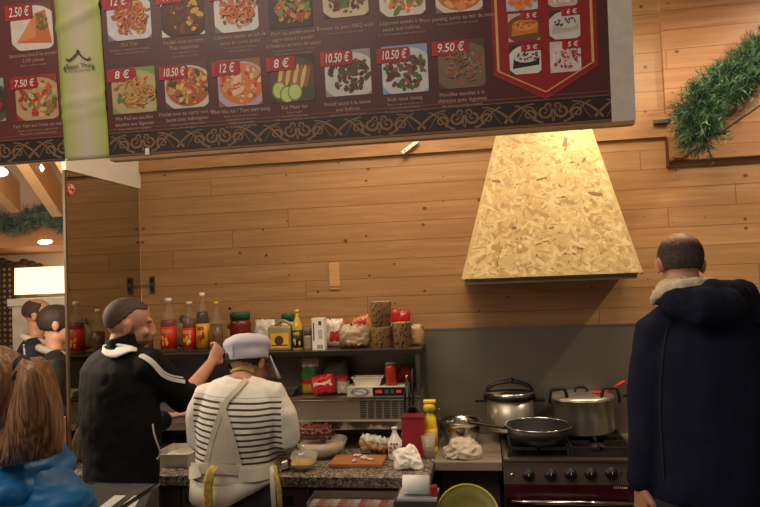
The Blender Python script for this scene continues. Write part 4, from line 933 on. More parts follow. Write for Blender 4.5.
# cutting board
def board():
    a = WZ(327, 470, ZG); b = WZ(383, 467, ZG); c = WZ(338, 459.5, ZG); Y0 = (a.y + b.y) / 2; Y1 = c.y + .02; x0 = a.x; x1 = b.x
    t = thing('cutting_board', 'orange brown wooden cutting board lying on the granite', 'cutting board', ((x0 + x1) / 2, (Y0 + Y1) / 2, ZG)); bm = BM(); add_box(bm, (x0, Y0, ZG + .0005), (x1, Y1, ZG + .02), 0, .006); obj('board', bm, pm('board_wood', (150, 98, 60), .5, var=.15, scale=4, stretch=(2, 14, 2)), t)
    for i in range(7):
        x = x0 + (x1 - x0) * random.uniform(.3, .75); y = random.uniform(Y0 + .03, Y1 - .03); bm = BM(); add_ell(bm, (x, y, ZG + .027), (.016, .008, .0065), Matrix.Rotation(random.uniform(0, 3), 3, 'Z'), 0, 2)
        solo('onion_slice', bm, pm('onion', (206, 180, 176), .5), 'small pale onion slice lying on the wooden cutting board', 'onion slice', 'onion slices scattered on the cutting board', True)
board()
# folded food pack behind the board
k_ = K(378, -.5, ZG)
soft_bag(374, 450, 467, 30, -.455, ZG, 'brown and silver food pack slumped behind the cutting board', [(150, 120, 84), (176, 172, 160), (84, 54, 40)], seed=31, tilt=10, band=[(.7, 1, 0, 1, 1), (0, .3, .4, 1, 2)], depth=.06, amp=.02, name='food_bag', cat='bag')
# white bottle
Yw = -.52
bottle(395.5, 429, 461, 14, Yw, ZG, 'small white plastic bottle with print standing beside the red box', (214, 206, 196), (206, 196, 186), (150, 60, 54), (226, 222, 214), .9, group=None, gl=(222, 216, 206), glz=.95, lz=(.2, .6), name='white_bottle')
def redbox():
    Y = -.50; x0 = XA(402, Y, 1.0); x1 = XA(424, Y, 1.0); z1 = W(413, 417, Y).z; t = thing('red_box', 'upright dark red box at the right end of the granite', 'box', ((x0 + x1) / 2, Y, ZG))
    bm = BM(); add_box(bm, (x0, Y, ZG + .0005), (x1, Y + .09, z1), 0, .003); obj('box', bm, pm('box_red', (140, 24, 40), .5, var=.06), t)
    bm = BM(); add_box(bm, (x0 - .001, Y - .001, z1 - .012), (x1 + .001, Y + .091, z1 + .001), 0, .002); obj('lid', bm, pm('box_red_dark', (110, 20, 34), .5), t)
redbox()
crumple(408, 449, 470, 30, -.66, ZG, 'crumpled white paper at the right end of the granite', 'crumpled_paper', 'paper', M_PAPER, 3)
# steel worktop things
Yy = -.36
def yellow_bottle():
    px, Y = 431, -.38; k = K(px, Y, ZC); X = XA(px, Y, ZC); z = ZC; top = W(px, 399.5, Y).z; H = top - z; r = 6.2 * k
    t = thing('spray_bottle', 'tall yellow cleaning bottle with yellow trigger cap beside the red box', 'bottle', (X, Y, ZC))
    bm = BM(); add_lathe(bm, [(0, 0), (r * 1.1, 0), (r * 1.15, .01), (r * 1.1, H * .55), (r, H * .66), (r * .5, H * .74), (r * .5, H * .78), (0, H * .78)], (X, Y, z), 22); obj('bottle_body', bm, pm('bottle_yellow', (222, 190, 30), .35, var=.06), t, True)
    bm = BM(); add_lathe(bm, [(r * 1.16, H * .12), (r * 1.19, H * .12), (r * 1.17, H * .46), (r * 1.14, H * .46)], (X, Y, z), 22, cap=False); obj('label_band', bm, pm('bottle_label', (196, 150, 40), .5, var=.4, scale=60), t, True)
    bm = BM(); add_lathe(bm, [(0, H * .781), (r * .95, H * .781), (r * .95, H * .89), (r * .7, H * .92), (0, H * .92)], (X, Y, z), 18); obj('cap', bm, pm('cap_dull_yellow', (200, 172, 44), .4), t, True)
    bm = BM(); add_box(bm, (X - r * .9, Y - .015, z + H * .93), (X + r * 1.1, Y + .015, z + H), 0, .006); obj('nozzle', bm, pm('bottle_yellow', (222, 190, 30), .35, var=.06), t, True)
yellow_bottle()
px, Y = 443, -.30; 
bottle(440, 414, 443, 6, -.10, ZC, 'thin dark bottle with yellow cap half behind the yellow cleaning bottle', (40, 34, 26), None, None, (200, 170, 50), .7, group=None)
def pcup():
    px, Y = 429, YS + .07; k = K(px, Y, ZC); X = XA(px, Y, ZC); H = 23 * k; t = thing('plastic_cup', 'clear plastic cup with brown drink left on the steel worktop', 'cup', (X, Y, ZC)); a, b = 5.6 * k, 7.2 * k
    bm = BM(); add_lathe(bm, [(0, 0), (a, 0), (b, H), (b * .96, H), (a * .95, .003), (0, .003)], (X, Y, ZC), 24, cap=False); obj('cup_wall', bm, glass('cup_clear', (214, 206, 190), .05, .35), t, True)
    bm = BM(); add_lathe(bm, [(0, .0036), (a * .93, .0036), (a * .98, H * .42), (0, H * .42)], (X, Y, ZC), 20); obj('drink', bm, pm('drink_brown', (120, 92, 66), .3), t, True)
pcup()
def colander():
    px, Y = 461, -.25; k = K(px, Y, ZC); X = XA(px, Y, ZC); r = 21 * k; z1 = W(px, 420, Y - .0).z; H = z1 - ZC
    t = thing('steel_bowl', 'wide shiny steel mixing bowl on the short worktop', 'bowl', (X, Y, ZC))
    bm = BM(); add_lathe(bm, [(0, 0), (r * .55, 0), (r * .85, H * .35), (r * .97, H * .8), (r, H), (r * 1.04, H), (r * 1.04, H + .003), (r * .98, H + .003), (r * .94, H * .8), (r * .82, H * .37), (r * .52, .004), (0, .004)], (X, Y, ZC), 36, cap=False); obj('bowl_wall', bm, M_CHROME, t, True)
    bm = BM(); add_lathe(bm, [(0, H * .55), (r * .86, H * .55), (r * .80, H * .8), (0, H * .9)], (X, Y, ZC), 24); obj('contents', bm, pm('bowl_inside', (86, 70, 54), .6, var=.4, scale=50), t, True)
    bm = BM()
    for i in range(5):
        a = random.uniform(0, 6.28); add_ell(bm, (X + r * .5 * math.cos(a), Y + r * .5 * math.sin(a), ZC + H * .95), (.018, .014, .01), None, 0, 2)
    for v in []: pass
    bm.free()
colander()
crumple(462, 444, 461, 36, YS + .09, ZC, 'crumpled whitish dish cloth on the front of the steel worktop', 'dish_cloth', 'cloth', pm('cloth_white', (186, 172, 154), .8, var=.15, scale=12), 8, .13)

# ---------------------------------------------------------------- under the unit
glass_bowl(322, 438, 457, 52, ZG, 'wide clear plastic bowl of pale food in the dark gap under the topping unit', 'plastic_bowl', (170, 150, 130), base_r=.6, lvl=.8, Y=-.46)
soft_bag(316, 430, 445, 34, -.47, ZG + .070, 'dark red meat pack resting on the bowl under the topping unit', [(84, 38, 32), (50, 24, 20)], seed=41, depth=.09, amp=.02, name='meat_pack')
px, Y = 318, -.52
bm = BM(); X = XA(325, -.50, ZG); add_lathe(bm, [(0, 0), (.06, 0), (.13, .012), (.13, .015), (.06, .004), (0, .004)], (X, -.50, ZG), 36, cap=False)
bm.free()
# white tubs at left
def tub(px, top, base, w, Y, label, col=(206, 200, 188), name='plastic_tub', d=.20, lip=True):
    k = K(px, Y, ZG); X = XA(px, Y, ZG); W_ = w * k / 2; h = (base - top) * k * .8
    return tray(px, top, w, Y, ZG, label, h, col, (190, 184, 170), name, d)
tub(181, 460, 477, 36, -.60, 'white plastic tub on the granite between the tracksuit man and the striped cook')
crumple(99, 454, 484, 15, -.55, ZG, 'whitish plastic bag standing on the granite beside the mirror', 'plastic_bag', 'bag', pm('bag_dull', (150, 142, 124), .4), 15, .12)

# ================================================================ COOKER
def cooker():
    x0 = XA(504, YS, .8); x1 = x0 + .605; xc = (x0 + x1) / 2; Yf = YS - .012; zt_ = .885
    t = thing('gas_cooker', 'steel gas cooker with black knobs and dark red panel under the hood', 'cooker', (xc, Yf / 2, 0))
    bm = BM(); add_box(bm, (x0, Yf + .03, .06), (x1, -.02, zt_), 0, .003); obj('body', bm, M_STEELD, t)
    bm = BM(); add_box(bm, (x0, Yf - .004, zt_ - .004), (x1, -.02, zt_ + .012), 0, .004); obj('hob_top', bm, pm('hob_steel', (140, 130, 118), .3, .9), t)
    bm = BM(); add_box(bm, (x0 + .02, Yf + .04, zt_ + .0125), (x1 - .02, -.04, zt_ + .016), 0, .001); obj('hob_well', bm, pm('hob_black', (20, 18, 17), .35), t)
    zp0 = W(560, 485, Yf).z; bm = BM(); add_box(bm, (x0, Yf, zp0), (x1, Yf + .03, zt_ - .005), 0, .003); obj('control_panel', bm, pm('panel_steel', (150, 140, 128), .35, .8, .08, 4), t)
    for i, px in enumerate((528.5, 550.5, 570.5, 590.5, 611)):
        p = W(px, 475 - i * .5, Yf); Mx = Matrix.Translation(p) @ Matrix.Rotation(R(90), 4, 'X')
        bm = BM(); add_lathe(bm, [(0, 0), (.0265, 0), (.027, .004), (.0235, .006), (.0225, .024), (.019, .028), (0, .028)], Mx, 22); kb = obj('knob', bm, M_BLACK, t)
        bm = BM(); add_box(bm, (p.x - .004, Yf - .036, p.z - .020), (p.x + .004, Yf - .0275, p.z + .020), 0, .001); obj('grip', bm, M_BLACK, kb)
        bm = BM(); add_box(bm, (p.x - .0012, Yf - .037, p.z + .005), (p.x + .0012, Yf - .0361, p.z + .018)); obj('pointer', bm, M_WHITE, kb)
    p = W(511.5, 475, Yf); bm = BM(); add_lathe(bm, [(0, 0), (.008, 0), (.007, .006), (0, .007)], Matrix.Translation(p) @ Matrix.Rotation(R(90), 4, 'X'), 14); obj('ignition_button', bm, M_CHROME, t)
    p = W(621, 472.5, Yf); bm = BM(); add_lathe(bm, [(0, 0), (.004, 0), (.004, .003), (0, .003)], Matrix.Translation(p) @ Matrix.Rotation(R(90), 4, 'X'), 10); obj('pilot_light', bm, M_BLACK, t)
    zr = W(560, 499, Yf).z; bm = BM(); add_box(bm, (x0 + .003, Yf - .003, zr), (x1 - .003, Yf + .029, zp0 - .002), 0, .003); r_ = obj('red_panel', bm, pm('enamel_burgundy', (62, 16, 28), .25, var=.05), t)
    bm = BM(); p = W(626, 487.5, Yf); [add_box(bm, (p.x - .052 + i * .0085, Yf - .0036, p.z - .005), (p.x - .052 + i * .0085 + .0035 + .002 * (i > 3), Yf - .003, p.z + .005 - .002 * (i > 3))) for i in range(7)]; obj('maker_mark', bm, pm('lettering_silver', (190, 180, 176), .4), r_)
    bm = BM(); add_box(bm, (x0 + .003, Yf - .001, .12), (x1 - .003, Yf + .029, zr - .002), 0, .003); d = obj('oven_door', bm, pm('oven_glass', (24, 20, 20), .15), t)
    zh = W(560, 502.5, Yf - .04).z; bm = BM(); add_lathe(bm, [(0, 0), (.011, 0), (.011, x1 - x0 - .05), (0, x1 - x0 - .05)], Matrix.Translation((x0 + .025, Yf - .045, zh)) @ Matrix.Rotation(R(90), 4, 'Y'), 16)
    obj('handle', bm, M_CHROME, d)
    for x in (x0 + .06, x1 - .06): bm = BM(); add_box(bm, (x - .008, Yf - .045, zh - .006), (x + .008, Yf, zh + .006)); obj('handle_bracket', bm, M_CHROME, d)
    zg = zt_ + .016
    for ix, bx in enumerate((x0 + .165, x1 - .165)):
        for iy, by in enumerate((Yf + .17, -.16)):
            bm = BM(); add_lathe(bm, [(0, 0), (.048, 0), (.046, .010), (.034, .012), (.034, .020), (0, .021)], (bx, by, zg), 24); obj('burner', bm, M_IRON, t)
        bm = BM(); zt2 = zg + .036; xa, xb, ya, yb = bx - .130, bx + .130, Yf + .055, -.045
        for (p_, q_) in (((xa, ya), (xb, ya)), ((xa, yb), (xb, yb)), ((xa, ya), (xa, yb)), ((xb, ya), (xb, yb)), ((xa, (ya + yb) / 2), (xb, (ya + yb) / 2)), ((bx, ya), (bx, Yf + .13)), ((bx, Yf + .21), (bx, -.20)), ((bx, -.12), (bx, yb)), ((xa, Yf + .17), (bx - .04, Yf + .17)), ((bx + .04, Yf + .17), (xb, Yf + .17)), ((xa, -.16), (bx - .04, -.16)), ((bx + .04, -.16), (xb, -.16))):
            add_box(bm, (min(p_[0], q_[0]) - .005, min(p_[1], q_[1]) - .005, zt2 - .012), (max(p_[0], q_[0]) + .005, max(p_[1], q_[1]) + .005, zt2))
        for x in (xa, xb):
            for y in (ya, yb): add_box(bm, (x - .006, y - .006, zg + .0003), (x + .006, y + .006, zt2))
        obj('pan_support', bm, M_IRON, t)
    return x0, x1, Yf, zg + .0365
CX0, CX1, CYF, ZP = cooker()
# right steel worktop
bm = BM(); add_box(bm, (CX1 + .006, YS, ZC - .04), (CX1 + 1.3, -.014, ZC), 0, .003)
solo('steel_worktop', bm, pm('worktop_steel', (176, 162, 142), .42, .6, .12, 5), 'steel worktop to the right of the stove, mostly behind the man in navy', 'worktop')
cabinet('base_cabinet', 'dark base cabinet right of the stove behind the man in navy', CX1 + .01, CX1 + 1.29, YS + .02, [CX1 + .012, CX1 + .65, CX1 + 1.28])

def loop(bm, c, w, h, r, dirx=Vector((1, 0, 0)), up=Vector((0, 0, 1)), mi=0):
    pts = []
    for i in range(13):
        a = math.pi * i / 12; x = -math.cos(a); z = min(1, math.sin(a) * 1.5); pts.append(Vector(c) + dirx * x * w / 2 + up * h * z)
    add_tube(bm, pts, r, 8, mi)
def pressure():
    px, Y = 511, -.150; X = XA(px, Y, ZP); k = K(px, Y, ZP); r = 23 * k; z0 = ZP + .0005; z1 = W(px, 397, Y - r * .7).z; H = z1 - z0
    t = thing('pressure_cooker', 'steel pressure cooker with black handles on the back left burner', 'pressure cooker', (X, Y, z0))
    bm = BM(); add_lathe(bm, [(0, 0), (r * .95, 0), (r, .012), (r, H), (r * .96, H), (r * .96, .02), (0, .02)], (X, Y, z0), 40, cap=False); obj('pot_body', bm, M_POT, t, True)
    bm = BM(); add_lathe(bm, [(r * 1.03, H - .008), (r * 1.06, H - .002), (r * 1.06, H + .012), (r * .98, H + .02), (r * .6, H + .034), (0, H + .040), (0, H + .036), (r * 1.03, H - .008)], (X, Y, z0), 40, cap=False); l = obj('lid', bm, M_CHROME, t, True)
    bm = BM(); add_lathe(bm, [(r * 1.04, H - .018), (r * 1.11, H - .015), (r * 1.11, H + .006), (r * 1.04, H + .01), (r * 1.04, H - .018)], (X, Y, z0), 40, cap=False); obj('black_ring', bm, M_BLACK, l, True)
    bm = BM(); pts = [Vector((X + r * .95 * math.cos(a), Y - .02, z0 + H + .018 + .050 * math.sin(a))) for a in [math.pi * i / 14 for i in range(15)]]; add_loft(bm, pts, [(.011, .016)] * 15, (0, 0, 1), 10, 0, False); obj('arched_handle', bm, M_BLACK, l, True)
    bm = BM(); add_lathe(bm, [(0, 0), (.02, 0), (.02, .018), (.012, .026), (0, .026)], (X + .01, Y - .02, z0 + H + .06), 16); obj('valve_knob', bm, M_BLACK, l, True)
    for s in (-1, 1):
        bm = BM(); add_box(bm, (-.03, -.016, -.009), (.03, .016, .009), 0, .005, Matrix.Translation((X + s * (r + .028), Y, z0 + H - .03))); obj('side_handle', bm, M_BLACK, t, True)
pressure()
def pan():
    px, Y = 539, CYF + .17; X = XA(px, Y, ZP); k = K(px, Y, ZP); r = 34 * k; z0 = ZP + .0005; H = .075
    t = thing('frying_pan', 'wide black frying pan with shiny rim on the front burners', 'frying pan', (X, Y, z0))
    bm = BM(); add_lathe(bm, [(0, 0), (r * .72, 0), (r * .78, .004), (r * .97, H), (r * .955, H), (r * .76, .008), (0, .006)], (X, Y, z0), 44, cap=False); obj('pan_body', bm, pm('pan_black', (14, 13, 13), .5, var=.1), t, True)
    bm = BM(); add_lathe(bm, [(r * .95, H - .001), (r * .985, H - .001), (r * .985, H + .004), (r * .95, H + .004), (r * .95, H - .001)], (X, Y, z0), 44, cap=False); obj('rim', bm, M_CHROME, t, True)
    bm = BM(); a = Vector((X - r * .95, Y - .01, z0 + H * .85)); b = Vector((X - r * .95 - .17, Y - .03, z0 + H + .02)); add_loft(bm, [a, a.lerp(b, .3), b], [(.012, .007), (.010, .007), (.013, .009)], (0, 1, 0), 10); obj('handle', bm, M_BLACK, t, True)
    # glass lid lying in the pan
    bm = BM(); add_lathe(bm, [(0, 0), (r * .7, 0), (r * .70, .003), (0, .003)], (X, Y, z0 + .0085), 32); obj('oil_film', bm, pm('oil', (70, 56, 38), .1), t, True)
    bm = BM(); Mx = Matrix.Translation((X - .03, Y + .03, z0 + .026)) @ Matrix.Rotation(R(7), 4, 'X') @ Matrix.Rotation(R(25), 4, 'Z')
    bmesh.ops.create_cube(bm, size=1, matrix=Mx @ Matrix.Diagonal((.20, .022, .004, 1))); bm.free()
pan()
def pot(px, Y, w, top, label, name='stock_pot', lid=False, loops=True):
    X = XA(px, Y, ZP); k = K(px, Y, ZP); r = w * k / 2; z0 = ZP + .0005; z1 = W(px, top, Y).z; H = z1 - z0; t = thing(name, label, 'pot', (X, Y, z0))
    bm = BM(); add_lathe(bm, [(0, 0), (r * .97, 0), (r, .010), (r, H), (r * 1.03, H), (r * 1.03, H + .004), (r * .97, H + .004), (r * .97, .02), (0, .02)], (X, Y, z0), 48, cap=False); obj('pot_body', bm, M_POT, t, True)
    if loops:
        for s in (-1, 1):
            bm = BM(); loop(bm, (X + s * r * .80, Y - r * .66, z0 + H - .01), .085, .070, .0085, Vector((1, 0, 0))); obj('loop_handle', bm, M_BLACK, t, True)
    if lid:
        bm = BM(); add_lathe(bm, [(0, H + .0045), (r * 1.02, H + .0045), (r * 1.02, H + .01), (r * .7, H + .022), (0, H + .028)], (X, Y, z0), 40); l = obj('lid', bm, M_POT, t, True)
        bm = BM(); loop(bm, (X, Y, z0 + H + .022), .06, .028, .007); obj('lid_handle', bm, M_BLACK, l, True)
    else:
        bm = BM(); add_lathe(bm, [(0, H * .75), (r * .965, H * .75), (r * .965, H * .78), (0, H * .78)], (X, Y, z0), 40); obj('broth', bm, pm('broth', (110, 92, 66), .15, var=.3), t, True)
    return X, Y, r, z0, H
q = pot(583, -.175, 61, 397, 'large lidded steel pot with two upright black loop handles on the right burners', lid=True)
X_, Y_, r_, z_, H_ = q
bm = BM(); a = W(604, 393, Y_ - .04); a.z = z_ + H_ + .030; b = W(624, 382, Y_ - .06); 
t = thing('red_spoon', 'long red spoon handle sticking out of the large steel pot', 'spoon', a)
add_loft(bm, [a, a.lerp(b, .6), b], [(.005, .004), (.006, .005), (.010, .006)], None, 8); obj('handle', bm, pm('spoon_red', (206, 44, 34), .35), t, True)
bm = BM(); add_ell(bm, a + Vector((-.028, 0, .001)), (.032, .022, .007)); obj('spoon_bowl', bm, pm('spoon_red', (206, 44, 34), .35), t, True)
bm = BM()
def backpot():
    px, Y = 566, -.13; X = XA(px, Y, 1.1); k = K(px, Y, 1.1); 
    t = thing('pot_lid', 'steel pot lid with black handle leaning against the splashback behind the pots', 'lid', (X - .08, Y, ZP)); r = 27 * k
    z = W(560, 398, -.05).z
    Mx = Matrix.Translation((X - .02, -.035, z)) @ Matrix.Rotation(R(82), 4, 'X')
    bm = BM(); add_lathe(bm, [(0, 0), (r, 0), (r, .004), (r * .8, .012), (0, .02)], Mx, 40); obj('disc', bm, M_CHROME, t, True)
    bm = BM(); loop(bm, Mx @ Vector((0, 0, .018)), .06, .03, .006, Vector((1, 0, 0)), (Mx.to_3x3() @ Vector((0, 0, 1)))); obj('handle', bm, M_BLACK, t, True)
px, Y = 644, -.22; k = K(px, Y, ZC)
def rpot():
    X = XA(643, Y, ZC); r = 13 * k; t = thing('small_dark_pot', 'small dark saucepan on the right worktop half hidden by the man in navy', 'saucepan', (X, Y, ZC)); H = W(640, 385, Y).z - ZC
    bm = BM(); add_lathe(bm, [(0, 0), (r * .95, 0), (r, .01), (r, H), (r * .96, H), (r * .96, .02), (0, .02)], (X, Y, ZC), 30, cap=False); obj('pan_body', bm, pm('dull_dark_steel', (60, 56, 52), .35, .7), t, True)
    bm = BM(); add_box(bm, (X - r - .02, Y - .012, ZC + H * .8), (X - r + .002, Y + .012, ZC + H * .8 + .014), 0, .004); obj('side_handle', bm, M_BLACK, t, True)
rpot()

# ================================================================ FRONT SERVICE COUNTER
YF = -1.75
zf = W(350, 512, YF - .2).z
ZF = W(380, 536, -1.66).z
bm = BM(); add_box(bm, (XM - .3, -1.90, ZF - .05), (2.6, -1.64, ZF), 0, .004); solo('service_worktop', bm, pm('service_top', (70, 58, 46), .35), 'long dark service counter top just below the bottom of the picture', 'counter top')
bm = BM(); add_box(bm, (XM - .28, -1.86, 0), (2.58, -1.68, ZF - .051)); solo('service_counter', bm, pm('service_front', (120, 84, 52), .5, scale=3, stretch=(1, 1, 6)), 'plain wooden service counter body standing in front of the kitchen', 'counter')
def register():
    Y = -1.80; x0 = XA(399, Y, ZF); x1 = XA(439, Y, ZF); z1 = W(420, 500.5, Y).z; t = thing('receipt_printer', 'dark receipt printer with a white paper roll at the bottom edge', 'printer', ((x0 + x1) / 2, Y + .05, ZF))
    bm = BM(); add_box(bm, (x0 - .01, Y, ZF + .0005), (x1, Y + .13, z1 - .004), 0, .004); obj('housing', bm, pm('printer_dark', (52, 52, 54), .4), t)
    bm = BM(); add_box(bm, (x0, Y + .0, z1 - .003), (x1, Y + .10, z1 + .004), 0, .001); obj('grey_top', bm, pm('printer_grey', (170, 170, 170), .4), t)
    xa = XA(402, Y, z1); xb = XA(429, Y, z1); r = (499 - 480) / 2 * K(415, Y, z1); Mx = Matrix.Translation((xa, Y + .04, z1 + .0045 + r)) @ Matrix.Rotation(R(90), 4, 'Y')
    bm = BM(); add_lathe(bm, [(.008, 0), (r, 0), (r, xb - xa), (.008, xb - xa), (.008, 0)], Mx, 36, cap=False); o = obj('paper_roll', bm, pm('roll_white', (236, 234, 230), .7, var=.02), t, True); o.data.polygons[0].use_smooth = True
    bm = BM(); add_box(bm, (xb + .003, Y + .02, z1 + .002), (xb + .022, Y + .045, W(432, 489, Y).z), 0, .004); obj('red_button', bm, pm('button_red', (150, 26, 34), .35), t)
register()
def yellow_dish():
    Y = -1.79; cx = XA(467, Y, ZF); zc = W(467, 521, Y).z; k = K(467, Y, ZF); 
    t = thing('yellow_dish', 'round yellow plastic dish with bright rim standing on edge at the bottom of the picture', 'dish', (cx, Y, ZF))
    rx = 32 * k; Mx = Matrix.Translation((cx + .006, Y, ZF + rx * .97 * .92)) @ Matrix.Rotation(R(52), 4, 'X')
    off = proj(Mx @ Vector((0, rx, 0)))[1] - 484
    Mx = Matrix.Translation((0, 0, off * k)) @ Mx; ld = min((Mx @ Vector((rx * math.cos(i), rx * math.sin(i), q_))).z for i in (-1.57, -1.3, -1.8) for q_ in (0, -.03)); Mx = Mx @ Matrix.Diagonal((1, 1, 1, 1))
    bm = BM(); add_lathe(bm, [(0, -.03), (rx * .7, -.028), (rx * .97, .0), (rx * .95, .002), (rx * .68, -.024), (0, -.026)], Mx, 44, cap=False); obj('dish_body', bm, pm('olive_yellow', (120, 112, 24), .45, var=.06), t, True)
    bm = BM(); add_lathe(bm, [(rx * .95, -.001), (rx, -.001), (rx, .006), (rx * .95, .006), (rx * .95, -.001)], Mx, 44, cap=False); obj('rim', bm, pm('bright_yellow', (206, 190, 40), .4), t, True)
    return
yellow_dish()
def case():
    Y = -1.89; t = thing('display_case', 'low glass display case with white lettering at the bottom left edge', 'display case', (XA(115, Y, ZF), Y, ZF))
    a = W(84, 489, Y + .20); b = W(152, 482, Y + .20); c = W(163, 512, Y); d = W(70, 512, Y); z = (a.z + b.z) / 2
    x0, x1 = a.x, b.x; zt2 = W(118, 483.5, Y + .24).z
    prof = [Vector((x0, Y + .24, ZF + .001)), Vector((x0, Y + .24, zt2)), Vector((x0, Y + .21, zt2 - .004)), Vector((x0, Y, ZF + .001))]
    bm = BM(); add_prism(bm, prof, (x1 - x0, 0, 0)); obj('glass_hood', bm, glass('case_glass', (130, 126, 120), .08, .3), t)
    def sl(u, v, off=.002):             # on the slanted front pane
        A = Vector((x0, Y, ZF)); Bv = Vector((x0, Y + .21, zt2 - .004)); n = Vector((1, 0, 0)).cross(Bv - A).normalized(); return A + Vector((x1 - x0, 0, 0)) * u + (Bv - A) * v + n * off
    bm = BM(); add_prism(bm, [sl(.10, .35), sl(.50, .88), sl(.66, .88), sl(.26, .35)], Vector((0, -.001, .0006))); add_prism(bm, [sl(.70, .35), sl(.78, .88), sl(.88, .88), sl(.84, .35)], Vector((0, -.001, .0006))); add_prism(bm, [sl(.46, .36), sl(.50, .50), sl(.78, .88), sl(.86, .88)], Vector((0, -.001, .0006)))
    obj('white_lettering', bm, pm('letter_white', (206, 200, 184), .5), t)
    for v0 in (0, 1):
        bm = BM(); x = x0 if v0 == 0 else x1; add_box(bm, (x - .004, Y + .0, zt2 - .006), (x + .004, Y + .24, zt2 + .003)); obj('corner_strip', bm, M_CHROME, t)
    bm = BM(); add_box(bm, (x0, Y + .232, zt2 - .004), (x1, Y + .242, zt2 + .003)); obj('top_strip', bm, M_CHROME, t)
    bm = BM(); add_box(bm, (x0 + .006, Y + .10, ZF + .0008), (x1 - .006, Y + .22, ZF + .03)); obj('tray', bm, M_STEELD, t)
case()
def clear_tray():
    Y = -1.78; x0 = XA(308, Y, ZF); x1 = XA(396, Y, ZF); z1 = W(350, 503, Y).z; t = thing('acrylic_tray', 'clear acrylic tray edge with red and white sachets left of the receipt printer', 'tray', ((x0 + x1) / 2, Y + .05, ZF))
    bm = BM(); add_box(bm, (x0, Y, ZF + .001), (x1, Y + .004, z1)); add_box(bm, (x0, Y + .10, ZF + .001), (x1, Y + .104, z1)); add_box(bm, (x0, Y + .004, ZF + .001), (x0 + .004, Y + .10, z1)); add_box(bm, (x1 - .004, Y + .004, ZF + .001), (x1, Y + .10, z1)); add_box(bm, (x0, Y, ZF + .001), (x1, Y + .104, ZF + .004))
    obj('tray_shell', bm, glass('acrylic', (150, 146, 134), .1, .22), t)
    for i in range(12):
        x = x0 + .012 + (x1 - x0 - .03) * i / 11; bm = BM(); c = [(150, 138, 120), (140, 46, 40), (120, 112, 100)][i % 3]
        add_box(bm, (-.012, -.03, -.004), (.012, .03, .004), 0, .002, Matrix.Translation((x, Y + .05, z1 - .020)) @ Matrix.Rotation(R(random.uniform(-8, 8)), 4, 'Y')); add_box(bm, (-.01, -.028, -.02), (.01, .028, -.004), 0, 0, Matrix.Translation((x, Y + .05, z1 - .012)))
        solo('sauce_sachet', bm, pm('sachet_%d_%d_%d' % c, c, .4, var=.15, scale=60), ['cream', 'red', 'pale'][i % 3] + ' sauce sachet lying in the clear acrylic tray', 'sachet', ['cream', 'red', 'pale'][i % 3] + ' sachets in the acrylic tray')
clear_tray()
# ================================================================ PEOPLE
def V(*a): return Vector(a)
def head_parts(bm, c, fwd, up, s=1.0, ears=True):
    """head centred at c (between the ears), facing fwd"""
    f = Vector(fwd).normalized(); u = Vector(up); u = (u - f * u.dot(f)).normalized(); r = f.cross(u)
    Rm = Matrix(((r.x, f.x, u.x), (r.y, f.y, u.y), (r.z, f.z, u.z)))
    L = lambda x, y, z: c + Rm @ (Vector((x, y, z)) * s)
    E = lambda p, q, sub=3: add_ell(bm, L(*p), tuple(a * s for a in q), Rm, 0, sub)
    E((0, -.012, .030), (.074, .096, .086)); E((0, .030, -.030), (.056, .066, .074)); E((0, .062, -.082), (.030, .026, .022)); E((0, .010, -.065), (.052, .060, .036))
    add_loft(bm, [L(0, .088, .022), L(0, .101, -.006), L(0, .106, -.024)], [.008 * s, .009 * s, .012 * s], None, 10)
    for q in (-1, 1): E((q * .012, .100, -.030), (.009, .010, .008), 2); E((q * .030, .083, .030), (.022, .010, .008), 2); E((q * .036, .068, -.022), (.022, .020, .018), 2)
    E((0, .092, -.050), (.022, .010, .006), 2); E((0, .090, -.060), (.019, .010, .007), 2)
    if ears:
        for q in (-1, 1): E((q * .078, -.006, -.006), (.010, .019, .031)); E((q * .084, -.012, .006), (.008, .014, .016), 2)
    return L, Rm
def eyes(parent, L, s=1):
    for q in (-1, 1): bm = BM(); add_ell(bm, L(q * .031, .0765, .010), (.010 * s, .007 * s, .0055 * s), None, 0, 2); obj('eye', bm, pm('eye_white', (150, 132, 118), .4), parent, True)
def hair_shell(name, parent, c, fwd, up, cond, mat, s=1.0, grow=.004, amp=.0, ctr=(0, -.012, .030), rad=(.074, .096, .086), seed=0, th=.006):
    from mathutils import noise
    f = Vector(fwd).normalized(); u = Vector(up); u = (u - f * u.dot(f)).normalized(); r = f.cross(u); Rm = Matrix(((r.x, f.x, u.x), (r.y, f.y, u.y), (r.z, f.z, u.z)))
    bm = BM(); add_ell(bm, (0, 0, 0), (1, 1, 1), None, 0, 5); kill = [v for v in bm.verts if not cond(v.co)]; bmesh.ops.delete(bm, geom=kill, context='VERTS')
    for v in bm.verts:
        d = v.co.copy(); n = noise.noise(d * 5 + V(seed, 0, 0)) * amp
        v.co = c + Rm @ (Vector((ctr[0] + d.x * (rad[0] + grow + n), ctr[1] + d.y * (rad[1] + grow + n), ctr[2] + d.z * (rad[2] + grow + n))) * s)
    o = obj(name, bm, mat, parent, True); m = o.modifiers.new('s', 'SOLIDIFY'); m.thickness = th; m.offset = -1
    return o
def limb(bm, pts, rad): add_loft(bm, pts, rad, None, 14)
